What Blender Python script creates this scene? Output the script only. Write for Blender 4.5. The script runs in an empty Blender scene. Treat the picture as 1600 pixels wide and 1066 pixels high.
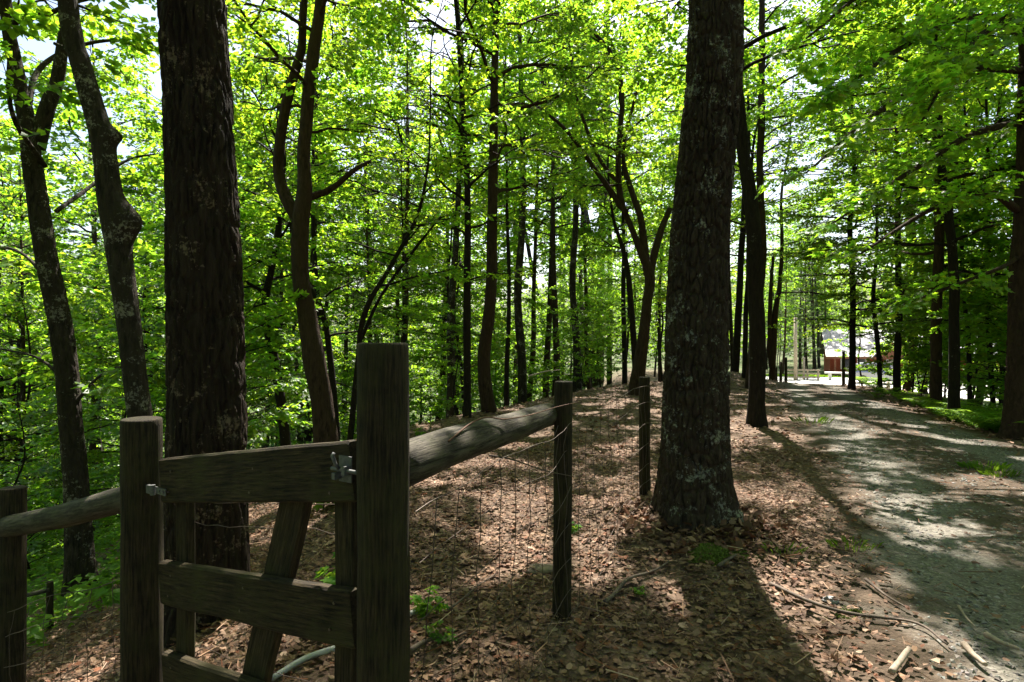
import bpy, math, random
import numpy as np
from mathutils import Vector, Matrix

R = math.radians
F = 900.0            # focal length in photo pixels (1600 wide)
EYE = 1.6
SUN_AZ, SUN_EL = R(10), R(57)

# ------------------------------------------------------------------ camera, sky, sun
S = bpy.context.scene
COL = S.collection
cam = bpy.data.cameras.new('camera'); cam.sensor_width = 36; cam.lens = 36 * F / 1600
cam.clip_start = 0.05; cam.clip_end = 3000
camo = bpy.data.objects.new('camera', cam); COL.objects.link(camo)
camo.location = (0, 0, EYE); camo.rotation_euler = (R(90), 0, 0); S.camera = camo

w = bpy.data.worlds.new('World'); S.world = w; w.use_nodes = True
wn = w.node_tree; bg = wn.nodes['Background']
sky = wn.nodes.new('ShaderNodeTexSky'); sky.sky_type = 'NISHITA'; sky.sun_disc = False
sky.sun_elevation = SUN_EL; sky.sun_rotation = SUN_AZ; sky.air_density = 1.2; sky.dust_density = 2.5; sky.ozone_density = 1.0
wn.links.new(sky.outputs[0], bg.inputs[0]); bg.inputs[1].default_value = 0.062
sl = bpy.data.lights.new('sun', 'SUN'); sl.energy = 5.0; sl.angle = R(0.53); sl.color = (1.0, 0.93, 0.84)
so = bpy.data.objects.new('sun', sl); COL.objects.link(so)
sdir = Vector((math.sin(SUN_AZ) * math.cos(SUN_EL), math.cos(SUN_AZ) * math.cos(SUN_EL), math.sin(SUN_EL)))
so.rotation_euler = sdir.to_track_quat('Z', 'Y').to_euler(); so.location = (10, 40, 60)
S.view_settings.view_transform = 'Standard'; S.view_settings.look = 'None'
S.view_settings.exposure = 2.15; S.view_settings.gamma = 1.0; S.view_settings.use_curve_mapping = False
S.render.engine = 'CYCLES'
S.cycles.max_bounces = 8; S.cycles.diffuse_bounces = 4; S.cycles.glossy_bounces = 2; S.cycles.transmission_bounces = 6
S.cycles.transparent_max_bounces = 6; S.cycles.caustics_reflective = False; S.cycles.caustics_refractive = False
S.cycles.use_denoising = True; S.cycles.sample_clamp_indirect = 6.0

rng = np.random.default_rng(7)
random.seed(7)

# ------------------------------------------------------------------ numeric helpers
def _hash(ix, iy, iz):
    h = (ix.astype(np.int64) * 374761393 + iy.astype(np.int64) * 668265263 + iz.astype(np.int64) * 1274126177) & 0xffffffff
    h = ((h ^ (h >> 13)) * 1103515245) & 0xffffffff
    h = (h ^ (h >> 16)) & 0xffffffff
    return h / 4294967295.0

def vnoise(x, y, z=0.0):
    x = np.asarray(x, float); y = np.asarray(y, float); z = np.asarray(z, float)
    x, y, z = np.broadcast_arrays(x, y, z)
    ix, iy, iz = np.floor(x), np.floor(y), np.floor(z)
    fx, fy, fz = x - ix, y - iy, z - iz
    fx = fx * fx * (3 - 2 * fx); fy = fy * fy * (3 - 2 * fy); fz = fz * fz * (3 - 2 * fz)
    r = 0
    for dx in (0, 1):
        wx = fx if dx else 1 - fx
        for dy in (0, 1):
            wy = fy if dy else 1 - fy
            for dz in (0, 1):
                wz = fz if dz else 1 - fz
                r = r + wx * wy * wz * _hash(ix + dx, iy + dy, iz + dz)
    return r

def fbm(x, y, z=0.0, o=3):
    a, t, n = 1.0, 0.0, 0.0
    for k in range(o):
        t = t + a * vnoise(np.asarray(x) * 2 ** k + 17 * k, np.asarray(y) * 2 ** k + 5 * k, np.asarray(z) * 2 ** k)
        n += a; a *= .5
    return t / n

def sstep(a, b, x):
    t = np.clip((np.asarray(x, float) - a) / (b - a), 0, 1)
    return t * t * (3 - 2 * t)

# ------------------------------------------------------------------ terrain
def x_edge(y):  return np.interp(y, [-10, 2, 6, 10.5, 16, 21.5, 32, 60], [-1.3, -.85, -1.1, -1.8, 1.2, 4.4, 8, 14])
RY = [-6, 0, 3.1, 6.3, 9.8, 16.5, 21.5, 27, 34]
RL = [-1.9, .4, 1.7, 3.4, 4.9, 7.7, 10.1, 12.4, 15]
RR = [3.6, 5.0, 5.9, 7.0, 8.1, 10.2, 12.3, 16.0, 20]
def road_l(y): return np.interp(y, RY, RL)
def road_r(y): return np.interp(y, RY, RR)

def smooth_road(x, y):
    c = (road_l(y) + road_r(y)) / 2; hw = (road_r(y) - road_l(y)) / 2
    return sstep(1.5, 0.9, np.abs(x - c) / hw)

def terrain(x, y):
    x = np.asarray(x, float); y = np.asarray(y, float)
    s = np.maximum(0, x_edge(y) - x)
    d = s - .9 * (1 - np.exp(-s / .9))
    left = -15 * (1 - np.exp(-.5 * d / 15))
    fall = -1.85 * sstep(19.5, 41, y + .15 * x - 1.5)
    right = -1.0 * sstep(0.3, 7, x - road_r(y)) * (1 - sstep(18, 36, y))
    base = np.where(s > 0, left, 0) + fall + right
    base = base + .45 * np.exp(-((x - 8.0) ** 2 + (y - 21.5) ** 2) / 3.0) + .16 * np.exp(-((x - 1.5) ** 2 + (y - 5.0) ** 2) / 1.1)
    flat = np.maximum(smooth_road(x, y) * (y < 36), sstep(20, 26, y) * sstep(11, 14, x - .1 * y))
    base = base + (fbm(x * .7, y * .7, 3.3) - .5) * .16 * (1 - flat) + (fbm(x * 2.6, y * 2.6, 9.1, 2) - .5) * .05 * (1 - flat)
    r = np.hypot(x, y - 10)
    hill = 34 * sstep(95, 330, r) * (.75 + .5 * fbm(x * .012, y * .012, 1.1))
    return base + hill

def tz(x, y): return float(terrain(np.array([x]), np.array([y]))[0])

def on_ray(px, py, d):
    return np.array([(px - 800) / F * d, d, EYE - (py - 533) / F * d])

def pix_ground(px, py, dmax=90):
    ds = np.concatenate([np.arange(1.2, 12, .02), np.arange(12, dmax, .06)])
    x = (px - 800) / F * ds; z = EYE - (py - 533) / F * ds
    h = terrain(x, ds)
    k = np.argmax(z <= h)
    if z[k] > h[k]: k = len(ds) - 1
    return float(x[k]), float(ds[k]), float(h[k])

# ------------------------------------------------------------------ mesh helpers
def mk_mesh(name, verts, faces, mat, cols=None, smooth=False):
    """faces: list of (M,k) int arrays"""
    verts = np.asarray(verts, np.float32)
    me = bpy.data.meshes.new(name)
    faces = [np.asarray(f, np.int32) for f in faces if len(f)]
    me.vertices.add(len(verts)); me.vertices.foreach_set('co', verts.ravel())
    nl = sum(f.size for f in faces); npoly = sum(len(f) for f in faces)
    me.loops.add(nl); me.polygons.add(npoly)
    me.loops.foreach_set('vertex_index', np.concatenate([f.ravel() for f in faces]))
    tot = np.concatenate([np.full(len(f), f.shape[1], np.int32) for f in faces])
    st = np.concatenate([[0], np.cumsum(tot)[:-1]]).astype(np.int32)
    me.polygons.foreach_set('loop_start', st)
    me.polygons.foreach_set('use_smooth', np.full(npoly, smooth, bool))
    if cols is not None:
        a = me.color_attributes.new('col', 'FLOAT_COLOR', 'POINT')
        c = np.ones((len(verts), 4), np.float32); c[:, :3] = cols
        a.data.foreach_set('color', c.ravel())
    me.update(calc_edges=True); me.validate()
    if mat: me.materials.append(mat)
    return me

def obj(name, me, parent=None, loc=None, rot=None, scale=None):
    o = bpy.data.objects.new(name, me); COL.objects.link(o)
    if parent: o.parent = parent
    if loc is not None: o.location = loc
    if rot is not None: o.rotation_euler = rot
    if scale is not None: o.scale = scale if hasattr(scale, '__len__') else (scale,) * 3
    return o

def tag(o, label=None, cat=None, group=None, kind=None):
    if label: o['label'] = label
    if cat: o['category'] = cat
    if group: o['group'] = group
    if kind: o['kind'] = kind
    return o

def thing(name, label, cat, loc=(0, 0, 0), rz=0, group=None):
    o = bpy.data.objects.new(name, None); COL.objects.link(o)
    o.empty_display_size = .2; o.location = loc; o.rotation_euler = (0, 0, rz)
    return tag(o, label, cat, group)

def copy_tree(o, parent=None):
    c = o.copy(); COL.objects.link(c); c.parent = parent
    for ch in list(o.children): copy_tree(ch, c)
    return c

class MB:
    """collects quads / tris for one mesh"""
    def __init__(s): s.v = []; s.q = []; s.t = []; s.n = 0
    def add(s, v, q=None, t=None):
        v = np.asarray(v, float).reshape(-1, 3)
        if q is not None and len(q): s.q.append(np.asarray(q) + s.n)
        if t is not None and len(t): s.t.append(np.asarray(t) + s.n)
        s.v.append(v); s.n += len(v); return s
    def tube(s, pts, rad, sides=8, cap=True, bump=0.0, seed=0):
        pts = np.asarray(pts, float); n = len(pts); rad = np.broadcast_to(np.asarray(rad, float), (n,))
        tan = np.gradient(pts, axis=0); tan /= np.linalg.norm(tan, axis=1)[:, None] + 1e-9
        ref = np.array([1., 0, 0]) if abs(tan[0][0]) < .8 else np.array([0, 1., 0])
        us = np.zeros((n, 3)); u = ref - tan[0] * ref.dot(tan[0])
        for i in range(n):
            u = u - tan[i] * u.dot(tan[i]); u /= np.linalg.norm(u) + 1e-9; us[i] = u
        vs = np.cross(tan, us)
        a = np.linspace(0, 2 * np.pi, sides, endpoint=False)
        rr = rad[:, None] * np.ones((1, sides))
        if bump:
            cx = np.cos(a)[None] * np.ones((n, 1)); sx = np.sin(a)[None] * np.ones((n, 1))
            L = np.concatenate([[0], np.cumsum(np.linalg.norm(np.diff(pts, axis=0), axis=1))])[:, None]
            rr = rr * (1 + bump * 2 * (fbm(cx * 1.6 + seed, sx * 1.6 + seed * .3, L * np.ones_like(cx) / max(rad.max(), .02) * .45, 2) - .5))
        v = pts[:, None] + rr[..., None] * (np.cos(a)[None, :, None] * us[:, None] + np.sin(a)[None, :, None] * vs[:, None])
        i = np.arange(n - 1)[:, None] * sides; j = np.arange(sides)[None]; k = (j + 1) % sides
        q = np.stack([i + j, i + k, i + sides + k, i + sides + j], -1).reshape(-1, 4)
        vv = v.reshape(-1, 3); t = []
        if cap:
            vv = np.concatenate([vv, pts[:1], pts[-1:]])
            c0, c1 = n * sides, n * sides + 1
            for m in range(sides):
                t.append((c0, (m + 1) % sides, m)); t.append((c1, (n - 1) * sides + m, (n - 1) * sides + (m + 1) % sides))
        return s.add(vv, q, t)
    def box(s, lo, hi, M=None):
        x0, y0, z0 = lo; x1, y1, z1 = hi
        v = np.array([(x0, y0, z0), (x1, y0, z0), (x1, y1, z0), (x0, y1, z0), (x0, y0, z1), (x1, y0, z1), (x1, y1, z1), (x0, y1, z1)], float)
        if M is not None: v = v @ np.array(M.to_3x3()).T + np.array(M.translation)
        return s.add(v, [(0, 3, 2, 1), (4, 5, 6, 7), (0, 1, 5, 4), (1, 2, 6, 5), (2, 3, 7, 6), (3, 0, 4, 7)])
    def prism(s, prof, y0, y1):
        """profile in xz, extruded along y"""
        n = len(prof); v = [(p[0], y0, p[1]) for p in prof] + [(p[0], y1, p[1]) for p in prof]
        q = [(i, (i + 1) % n, n + (i + 1) % n, n + i) for i in range(n)]
        c0 = np.mean(np.array(prof), 0); v += [(c0[0], y0, c0[1]), (c0[0], y1, c0[1])]
        t = [(2 * n, (i + 1) % n, i) for i in range(n)] + [(2 * n + 1, n + i, n + (i + 1) % n) for i in range(n)]
        return s.add(v, q, t)
    def mesh(s, name, mat, smooth=False, cols=None):
        fs = []
        if s.q: fs.append(np.concatenate(s.q))
        if s.t: fs.append(np.concatenate(s.t))
        return mk_mesh(name, np.concatenate(s.v), fs, mat, cols, smooth)

def curve(pts, n):
    """Catmull-Rom through rows of pts"""
    P = np.asarray(pts, float); m = len(P)
    if m == 2: return P[0] + (P[1] - P[0]) * np.linspace(0, 1, n)[:, None]
    Q = np.concatenate([2 * P[:1] - P[1:2], P, 2 * P[-1:] - P[-2:-1]])
    seg = np.linalg.norm(np.diff(P[:, :3], axis=0), axis=1); cum = np.concatenate([[0], np.cumsum(seg)])
    s = np.linspace(0, cum[-1], n); i = np.clip(np.searchsorted(cum, s, 'right') - 1, 0, m - 2)
    t = ((s - cum[i]) / (seg[i] + 1e-9))[:, None]
    a, b, c, d = Q[i], Q[i + 1], Q[i + 2], Q[i + 3]
    return .5 * (2 * b + (c - a) * t + (2 * a - 5 * b + 4 * c - d) * t * t + (3 * b - a - 3 * c + d) * t ** 3)

# ------------------------------------------------------------------ materials
def mat(name):
    m = bpy.data.materials.new(name); m.use_nodes = True
    nt = m.node_tree; nt.nodes.clear()
    out = nt.nodes.new('ShaderNodeOutputMaterial')
    return m, nt, out

def N(nt, kind, **kw):
    n = nt.nodes.new('ShaderNode' + kind)
    for k, v in kw.items():
        if k.startswith('i_'):
            key = k[2:]; key = int(key) if key.isdigit() else key.replace('_', ' ')
            n.inputs[key].default_value = v
        else: setattr(n, k, v)
    return n

def ramp(nt, fac, stops):
    r = nt.nodes.new('ShaderNodeValToRGB'); e = r.color_ramp.elements
    while len(e) < len(stops): e.new(.5)
    for i, (p, c) in enumerate(stops):
        e[i].position = p; e[i].color = (*c, 1) if len(c) == 3 else c
    nt.links.new(fac, r.inputs[0]); return r

def coords(nt, scale=(1, 1, 1)):
    tc = N(nt, 'TexCoord'); mp = N(nt, 'Mapping'); mp.inputs['Scale'].default_value = scale
    nt.links.new(tc.outputs['Object'], mp.inputs[0]); return mp.outputs[0]

def noise(nt, vec, scale, detail=4, rough=.6):
    n = N(nt, 'TexNoise'); n.inputs['Scale'].default_value = scale; n.inputs['Detail'].default_value = detail
    n.inputs['Roughness'].default_value = rough; nt.links.new(vec, n.inputs['Vector']); return n.outputs[0]

def mixc(nt, fac, a, b, mode='MIX'):
    m = N(nt, 'Mix', data_type='RGBA', blend_type=mode)
    for s_, v in ((0, fac), (6, a), (7, b)):
        if isinstance(v, (int, float)): m.inputs[s_].default_value = v
        elif isinstance(v, tuple): m.inputs[s_].default_value = (*v, 1)
        else: nt.links.new(v, m.inputs[s_])
    return m.outputs[2]

def principled(nt, out, col, rough=.85, bump=None, bstr=.5, bdist=.01, spec=.3, metal=0):
    p = N(nt, 'BsdfPrincipled'); p.inputs['Roughness'].default_value = rough
    p.inputs['Specular IOR Level'].default_value = spec; p.inputs['Metallic'].default_value = metal
    if isinstance(col, tuple): p.inputs['Base Color'].default_value = (*col, 1)
    else: nt.links.new(col, p.inputs['Base Color'])
    if bump is not None:
        b = N(nt, 'Bump'); b.inputs['Strength'].default_value = bstr; b.inputs['Distance'].default_value = bdist
        nt.links.new(bump, b.inputs['Height']); nt.links.new(b.outputs[0], p.inputs['Normal'])
    nt.links.new(p.outputs[0], out.inputs[0]); return p

def m_bark(name, dark, mid, lichen=None, lichen_amt=.62, zs=.22, sc=26):
    m, nt, out = mat(name)
    dark, mid = tuple(x * .75 for x in dark), tuple(x * .75 for x in mid)
    v = coords(nt, (1, 1, zs)); v1 = coords(nt)
    n1 = noise(nt, v, sc, 6, .7); n2 = noise(nt, v1, 2.2, 3)
    r = ramp(nt, n1, [(.38, dark), (.66, mid)])
    c = mixc(nt, ramp(nt, n2, [(.35, (0, 0, 0)), (.7, (1, 1, 1))]).outputs[0], r.outputs[0], tuple(x * .6 for x in mid))
    if lichen:
        l1 = noise(nt, v1, 34, 5, .75); l2 = noise(nt, v1, 4.5, 3)
        mul = N(nt, 'Math', operation='MULTIPLY'); nt.links.new(l1, mul.inputs[0]); nt.links.new(l2, mul.inputs[1])
        lf = ramp(nt, mul.outputs[0], [(lichen_amt * .5, (0, 0, 0)), (lichen_amt * .5 + .05, (1, 1, 1))])
        c = mixc(nt, lf.outputs[0], c, lichen)
    principled(nt, out, c, .9, n1, 1.0, .035, .15); return m

BARK_OAK = m_bark('bark_oak', (.014, .010, .007), (.095, .068, .048), (.22, .22, .18), .62)
BARK_RED = m_bark('bark_chestnut', (.008, .0055, .004), (.060, .040, .027), (.15, .11, .075), .62, .10, 34)
BARK_GREY = m_bark('bark_grey', (.010, .008, .006), (.075, .058, .043), (.20, .185, .15), .60)
BARK_DARK = m_bark('bark_dark', (.010, .007, .006), (.040, .029, .022), (.13, .13, .105), .74)
BARK_BROWN = m_bark('bark_brown', (.020, .012, .008), (.095, .058, .038))
BARKS = [BARK_GREY, BARK_DARK, BARK_BROWN, BARK_DARK]

def m_leaf(name, front, trans, tw=.55, gloss=.06):
    m, nt, out = mat(name)
    at = N(nt, 'VertexColor', layer_name='col'); oi = N(nt, 'ObjectInfo')
    hs = N(nt, 'HueSaturation'); hs.inputs['Color'].default_value = (1, 1, 1, 1)
    mr = N(nt, 'MapRange'); mr.inputs[3].default_value = .78; mr.inputs[4].default_value = 1.2
    nt.links.new(oi.outputs['Random'], mr.inputs[0])
    cf = mixc(nt, 1.0, at.outputs[0], front, 'MULTIPLY'); ct = mixc(nt, 1.0, at.outputs[0], trans, 'MULTIPLY')
    def var(c):
        h = N(nt, 'HueSaturation'); nt.links.new(c, h.inputs['Color']); nt.links.new(mr.outputs[0], h.inputs['Value'])
        return h.outputs[0]
    d = N(nt, 'BsdfDiffuse'); nt.links.new(var(cf), d.inputs[0])
    t = N(nt, 'BsdfTranslucent'); nt.links.new(var(ct), t.inputs[0])
    g = N(nt, 'BsdfGlossy'); g.inputs['Roughness'].default_value = .45; g.inputs[0].default_value = (1, 1, 1, 1)
    a = N(nt, 'MixShader'); a.inputs[0].default_value = tw
    nt.links.new(d.outputs[0], a.inputs[1]); nt.links.new(t.outputs[0], a.inputs[2])
    b = N(nt, 'MixShader'); b.inputs[0].default_value = gloss
    nt.links.new(a.outputs[0], b.inputs[1]); nt.links.new(g.outputs[0], b.inputs[2])
    nt.links.new(b.outputs[0], out.inputs[0]); return m

LEAF = m_leaf('leaf_green', (.062, .14, .014), (.35, .60, .028), .60, .03)
LEAF_OAK = m_leaf('leaf_oak', (.050, .115, .016), (.30, .52, .028), .58, .03)
NEEDLE = m_leaf('pine_needle', (.08, .13, .045), (.12, .20, .05), .35, .03)
LEAF_YEL = m_leaf('leaf_pale', (.085, .15, .014), (.43, .64, .028), .62, .03)
FERN = m_leaf('fern_green', (.07, .16, .02), (.30, .48, .03), .5, .008)

def m_litter():
    m, nt, out = mat('dry_leaf')
    at = N(nt, 'VertexColor', layer_name='col')
    d = N(nt, 'BsdfPrincipled'); d.inputs['Roughness'].default_value = .75; d.inputs['Specular IOR Level'].default_value = .25
    nt.links.new(at.outputs[0], d.inputs['Base Color'])
    t = N(nt, 'BsdfTranslucent'); nt.links.new(at.outputs[0], t.inputs[0])
    a = N(nt, 'MixShader'); a.inputs[0].default_value = .12
    nt.links.new(d.outputs[0], a.inputs[1]); nt.links.new(t.outputs[0], a.inputs[2]); nt.links.new(a.outputs[0], out.inputs[0])
    return m
LITTER = m_litter()

def m_ground():
    m, nt, out = mat('forest_floor')
    v = coords(nt)
    vo = N(nt, 'TexVoronoi'); vo.inputs['Scale'].default_value = 24; vo.inputs['Randomness'].default_value = 1
    nt.links.new(v, vo.inputs['Vector'])
    n1 = noise(nt, v, 30, 5, .7); n2 = noise(nt, v, .5, 3)
    leaf = ramp(nt, vo.outputs['Color'], [(0.0, (.04, .026, .018)), (.3, (.10, .064, .042)), (.6, (.16, .105, .072)), (.85, (.22, .155, .11)), (1, (.10, .06, .035))])
    c = mixc(nt, ramp(nt, n1, [(.3, (.5, .5, .5)), (.7, (0, 0, 0))]).outputs[0], leaf.outputs[0], (.045, .03, .02))
    # green undergrowth away from the ridge
    at = N(nt, 'VertexColor', layer_name='col')
    sep = N(nt, 'SeparateColor'); nt.links.new(at.outputs[0], sep.inputs[0])
    gr = ramp(nt, n1, [(.3, (.02, .04, .008)), (.7, (.07, .12, .025))])
    mul = N(nt, 'Math', operation='MULTIPLY'); mr = ramp(nt, n2, [(.3, (.3, .3, .3)), (.6, (1, 1, 1))])
    nt.links.new(sep.outputs[0], mul.inputs[0]); nt.links.new(mr.outputs[0], mul.inputs[1])
    c = mixc(nt, mul.outputs[0], c, gr.outputs[0])
    ad = N(nt, 'Math', operation='ADD'); nt.links.new(vo.outputs['Distance'], ad.inputs[0]); nt.links.new(n1, ad.inputs[1])
    principled(nt, out, c, .9, ad.outputs[0], .8, .03, .2); return m
GROUND = m_ground()

def m_gravel(name, a, b, brown=None):
    m, nt, out = mat(name)
    v = coords(nt)
    vo = N(nt, 'TexVoronoi'); vo.inputs['Scale'].default_value = 42; nt.links.new(v, vo.inputs['Vector'])
    n1 = noise(nt, v, 60, 4, .7); n2 = noise(nt, v, 1.6, 4)
    st = ramp(nt, vo.outputs['Color'], [(0, a), (1, b)])
    c = mixc(nt, ramp(nt, n1, [(.35, (.6, .6, .6)), (.6, (0, 0, 0))]).outputs[0], st.outputs[0], tuple(x * .55 for x in a))
    if brown:
        at = N(nt, 'VertexColor', layer_name='col'); sep = N(nt, 'SeparateColor'); nt.links.new(at.outputs[0], sep.inputs[0])
        ad = N(nt, 'Math', operation='ADD'); nt.links.new(sep.outputs[0], ad.inputs[0]); nt.links.new(n2, ad.inputs[1])
        f = ramp(nt, ad.outputs[0], [(.75, (0, 0, 0)), (1.15, (1, 1, 1))])
        br = ramp(nt, n1, [(.3, tuple(x * .5 for x in brown)), (.7, brown)])
        c = mixc(nt, f.outputs[0], c, br.outputs[0])
    ad2 = N(nt, 'Math', operation='ADD'); nt.links.new(vo.outputs['Distance'], ad2.inputs[0]); nt.links.new(n1, ad2.inputs[1])
    principled(nt, out, c, .9, ad2.outputs[0], .7, .015, .2); return m
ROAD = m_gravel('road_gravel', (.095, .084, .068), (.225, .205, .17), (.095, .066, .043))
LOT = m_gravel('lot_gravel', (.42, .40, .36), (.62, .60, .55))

def m_wood(name, a, b, zs=(14, 14, 1.2), green=None):
    m, nt, out = mat(name)
    v = coords(nt, zs); v1 = coords(nt)
    n1 = noise(nt, v, 4, 6, .65); n2 = noise(nt, v1, 5, 4)
    c = ramp(nt, n1, [(.36, a), (.64, b)]).outputs[0]
    fine = noise(nt, coords(nt, tuple(z * (3.2 if z > 5 else .8) for z in zs)), 5, 4, .7)
    crack = ramp(nt, fine, [(.34, (.25, .25, .25)), (.44, (1, 1, 1))]).outputs[0]
    c = mixc(nt, 1.0, c, crack, 'MULTIPLY')
    blot = ramp(nt, noise(nt, v1, 9, 5, .7), [(.3, (.55, .55, .55)), (.7, (1.25, 1.25, 1.25))]).outputs[0]
    c = mixc(nt, 1.0, c, blot, 'MULTIPLY')
    if green: c = mixc(nt, ramp(nt, n2, [(.48, (0, 0, 0)), (.68, (.8, .8, .8))]).outputs[0], c, green)
    hm = N(nt, 'Math', operation='ADD'); nt.links.new(n1, hm.inputs[0]); nt.links.new(crack, hm.inputs[1])
    principled(nt, out, c, .85, hm.outputs[0], .8, .005, .2); return m
POST = m_wood('post_wood', (.007, .0052, .003), (.050, .036, .018), (30, 30, 1.8), green=(.034, .032, .011))
RAILW = m_wood('rail_wood', (.055, .050, .038), (.20, .185, .150), (1.2, 1.2, 14), green=(.11, .12, .065))
BOARD = m_wood('board_wood', (.007, .005, .0028), (.060, .043, .021), (2, 34, 34), green=(.040, .036, .013))
STILE = m_wood('stile_wood', (.045, .038, .024), (.16, .135, .09), (14, 14, 1.5), green=(.12, .115, .065))
PALEWOOD = m_wood('pale_fence_wood', (.30, .24, .17), (.55, .46, .34))

def m_plain(name, col, rough=.6, metal=0, spec=.4, var=.25, sc=30):
    m, nt, out = mat(name)
    n = noise(nt, coords(nt), sc, 4)
    c = ramp(nt, n, [(.3, tuple(x * (1 - var) for x in col)), (.7, tuple(min(1, x * (1 + var * .5)) for x in col))])
    principled(nt, out, c.outputs[0], rough, n, .2, .003, spec, metal); return m
GALV = m_plain('galvanised_steel', (.11, .112, .11), .65, .2, .35, .4, 60)
WIRE = m_plain('fence_wire', (.10, .075, .06), .6, .6, .4, .4, 50)
PIPE = m_plain('plastic_pipe', (.36, .36, .35), .5)
TWIG = m_plain('twig', (.11, .08, .06), .85, var=.5)
TWIGP = m_plain('bleached_stick', (.32, .25, .19), .85, var=.4)
STONE = m_plain('stone', (.30, .29, .27), .9, var=.4, sc=12)
MOSS = m_plain('moss', (.07, .11, .02), .95, var=.5, sc=40)

# ------------------------------------------------------------------ ground, road, lot
def sgrid(n, half, k): u = np.linspace(-1, 1, n); return half * np.sinh(k * u) / math.sinh(k)
gx = sgrid(311, 420, 6.2); gy = sgrid(311, 420, 6.2) + 7
X, Y = np.meshgrid(gx, gy); Z = terrain(X, Y)
n = len(gx); ii = np.arange(n - 1)[:, None] * n + np.arange(n - 1)[None]
q = np.stack([ii, ii + 1, ii + n + 1, ii + n], -1).reshape(-1, 4)
green = sstep(2.5, 8, x_edge(Y) - X) + sstep(.5, 2.5, X - road_r(Y)) * sstep(3, 12, Y) + sstep(60, 80, np.hypot(X, Y))
gcol = np.zeros((n * n, 3)); gcol[:, 0] = np.clip(green, 0, 1).ravel()
tag(obj('ground', mk_mesh('ground', np.stack([X, Y, Z], -1).reshape(-1, 3), [q], GROUND, gcol, True)), 'brown leaf covered forest floor on the ridge', kind='structure')

ys = np.concatenate([np.arange(-5, 16, .14), np.arange(16, 33.5, .3)]); ts = np.linspace(-1, 1, 31)
T, YY = np.meshgrid(ts, ys); c0 = (road_l(YY) + road_r(YY)) / 2; hw = (road_r(YY) - road_l(YY)) / 2
XX = c0 + T * 1.12 * hw + .3 * (fbm(YY * .8, T * 0 + 2.2 + np.sign(T), 0.5) - .5) * np.abs(T)
off = .045 - .085 * np.abs(T) ** 5 - .02 * np.exp(-((np.abs(T) - .5) / .2) ** 2) + .014 * (fbm(XX * 3, YY * 3, 7.7) - .5)
ZZ = terrain(XX, YY) + off
rc = np.zeros((T.size, 3))
trk = np.exp(-((np.abs(T) - .48) / .24) ** 2)
rc[:, 0] = np.clip(.62 - .5 * trk, 0, 1).ravel()
m_ = len(ts); ii = np.arange(len(ys) - 1)[:, None] * m_ + np.arange(m_ - 1)[None]
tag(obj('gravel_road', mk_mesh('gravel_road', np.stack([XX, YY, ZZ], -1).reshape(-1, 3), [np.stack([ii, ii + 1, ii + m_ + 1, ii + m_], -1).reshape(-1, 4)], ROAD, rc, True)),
    'two track gravel lane running past the trees', kind='structure')

th = np.linspace(0, 2 * np.pi, 96, endpoint=False); rr_ = np.linspace(0, 1, 24)
RRR, TH = np.meshgrid(rr_, th)
rad = 1 + .08 * (vnoise(np.cos(TH) * 3 + 5, np.sin(TH) * 3) - .5)
LX = 30 + 17.5 * RRR * rad * np.cos(TH); LY = 40.5 + 16.5 * RRR * rad * np.sin(TH) - .35 * (LX - 30)
LZ = terrain(LX, LY) + .05 - .09 * RRR ** 8
ii = np.arange(96)[:, None] * 24 + np.arange(23)[None]; jj = ((np.arange(96)[:, None] + 1) % 96) * 24 + np.arange(23)[None]
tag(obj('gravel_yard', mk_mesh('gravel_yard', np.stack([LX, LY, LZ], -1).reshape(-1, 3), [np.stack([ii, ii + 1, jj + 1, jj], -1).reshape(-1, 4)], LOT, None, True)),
    'pale sunlit gravel yard in front of the red cabin', kind='structure')
def in_lot(x, y): return (((x - 30) / 18.5) ** 2 + ((y - 40.5 + .35 * (x - 30)) / 17.5) ** 2) < 1

# ------------------------------------------------------------------ foliage machinery
def leaf_l1(rg, n, L, curl=.25):
    """n folded four-corner leaves in local frame: base at origin, pointing +x, normal +z"""
    l = L * rg.uniform(.7, 1.25, n); wd = l * rg.uniform(.30, .42, n); up = l * rg.uniform(-.05, curl, n) * .5
    v = np.zeros((n, 4, 3)); v[:, 1, 0] = l * .45; v[:, 1, 1] = wd; v[:, 1, 2] = up
    v[:, 2, 0] = l; v[:, 2, 2] = -up * .6; v[:, 3, 0] = l * .45; v[:, 3, 1] = -wd; v[:, 3, 2] = up
    return v
_mp = np.array([(0, 0), (.12, .42), (.32, .24), (.64, .47), (.62, .16), (1, 0), (.62, -.16), (.64, -.47), (.32, -.24), (.12, -.42)])
def leaf_l0(rg, n, L, curl=.2):
    l = L * rg.uniform(.7, 1.25, n)
    v = np.zeros((n, 11, 3)); v[:, :10, 0] = _mp[None, :, 0] * l[:, None]; v[:, :10, 1] = _mp[None, :, 1] * l[:, None] * rg.uniform(.8, 1.1, (n, 1))
    v[:, 10, 0] = .42 * l
    cu = rg.uniform(-.1, curl, (n, 1))
    v[..., 2] = cu * (np.abs(v[..., 1]) * .9 - v[..., 0] ** 2 / l[:, None] * .5)
    return v

def rotm(yaw, pitch, roll):
    cy, sy, cp, sp, cr, sr = np.cos(yaw), np.sin(yaw), np.cos(pitch), np.sin(pitch), np.cos(roll), np.sin(roll)
    m = np.empty(yaw.shape + (3, 3))
    m[..., 0, 0] = cy * cp; m[..., 0, 1] = cy * sp * sr - sy * cr; m[..., 0, 2] = cy * sp * cr + sy * sr
    m[..., 1, 0] = sy * cp; m[..., 1, 1] = sy * sp * sr + cy * cr; m[..., 1, 2] = sy * sp * cr - cy * sr
    m[..., 2, 0] = -sp; m[..., 2, 1] = cp * sr; m[..., 2, 2] = cp * cr
    return m

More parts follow.
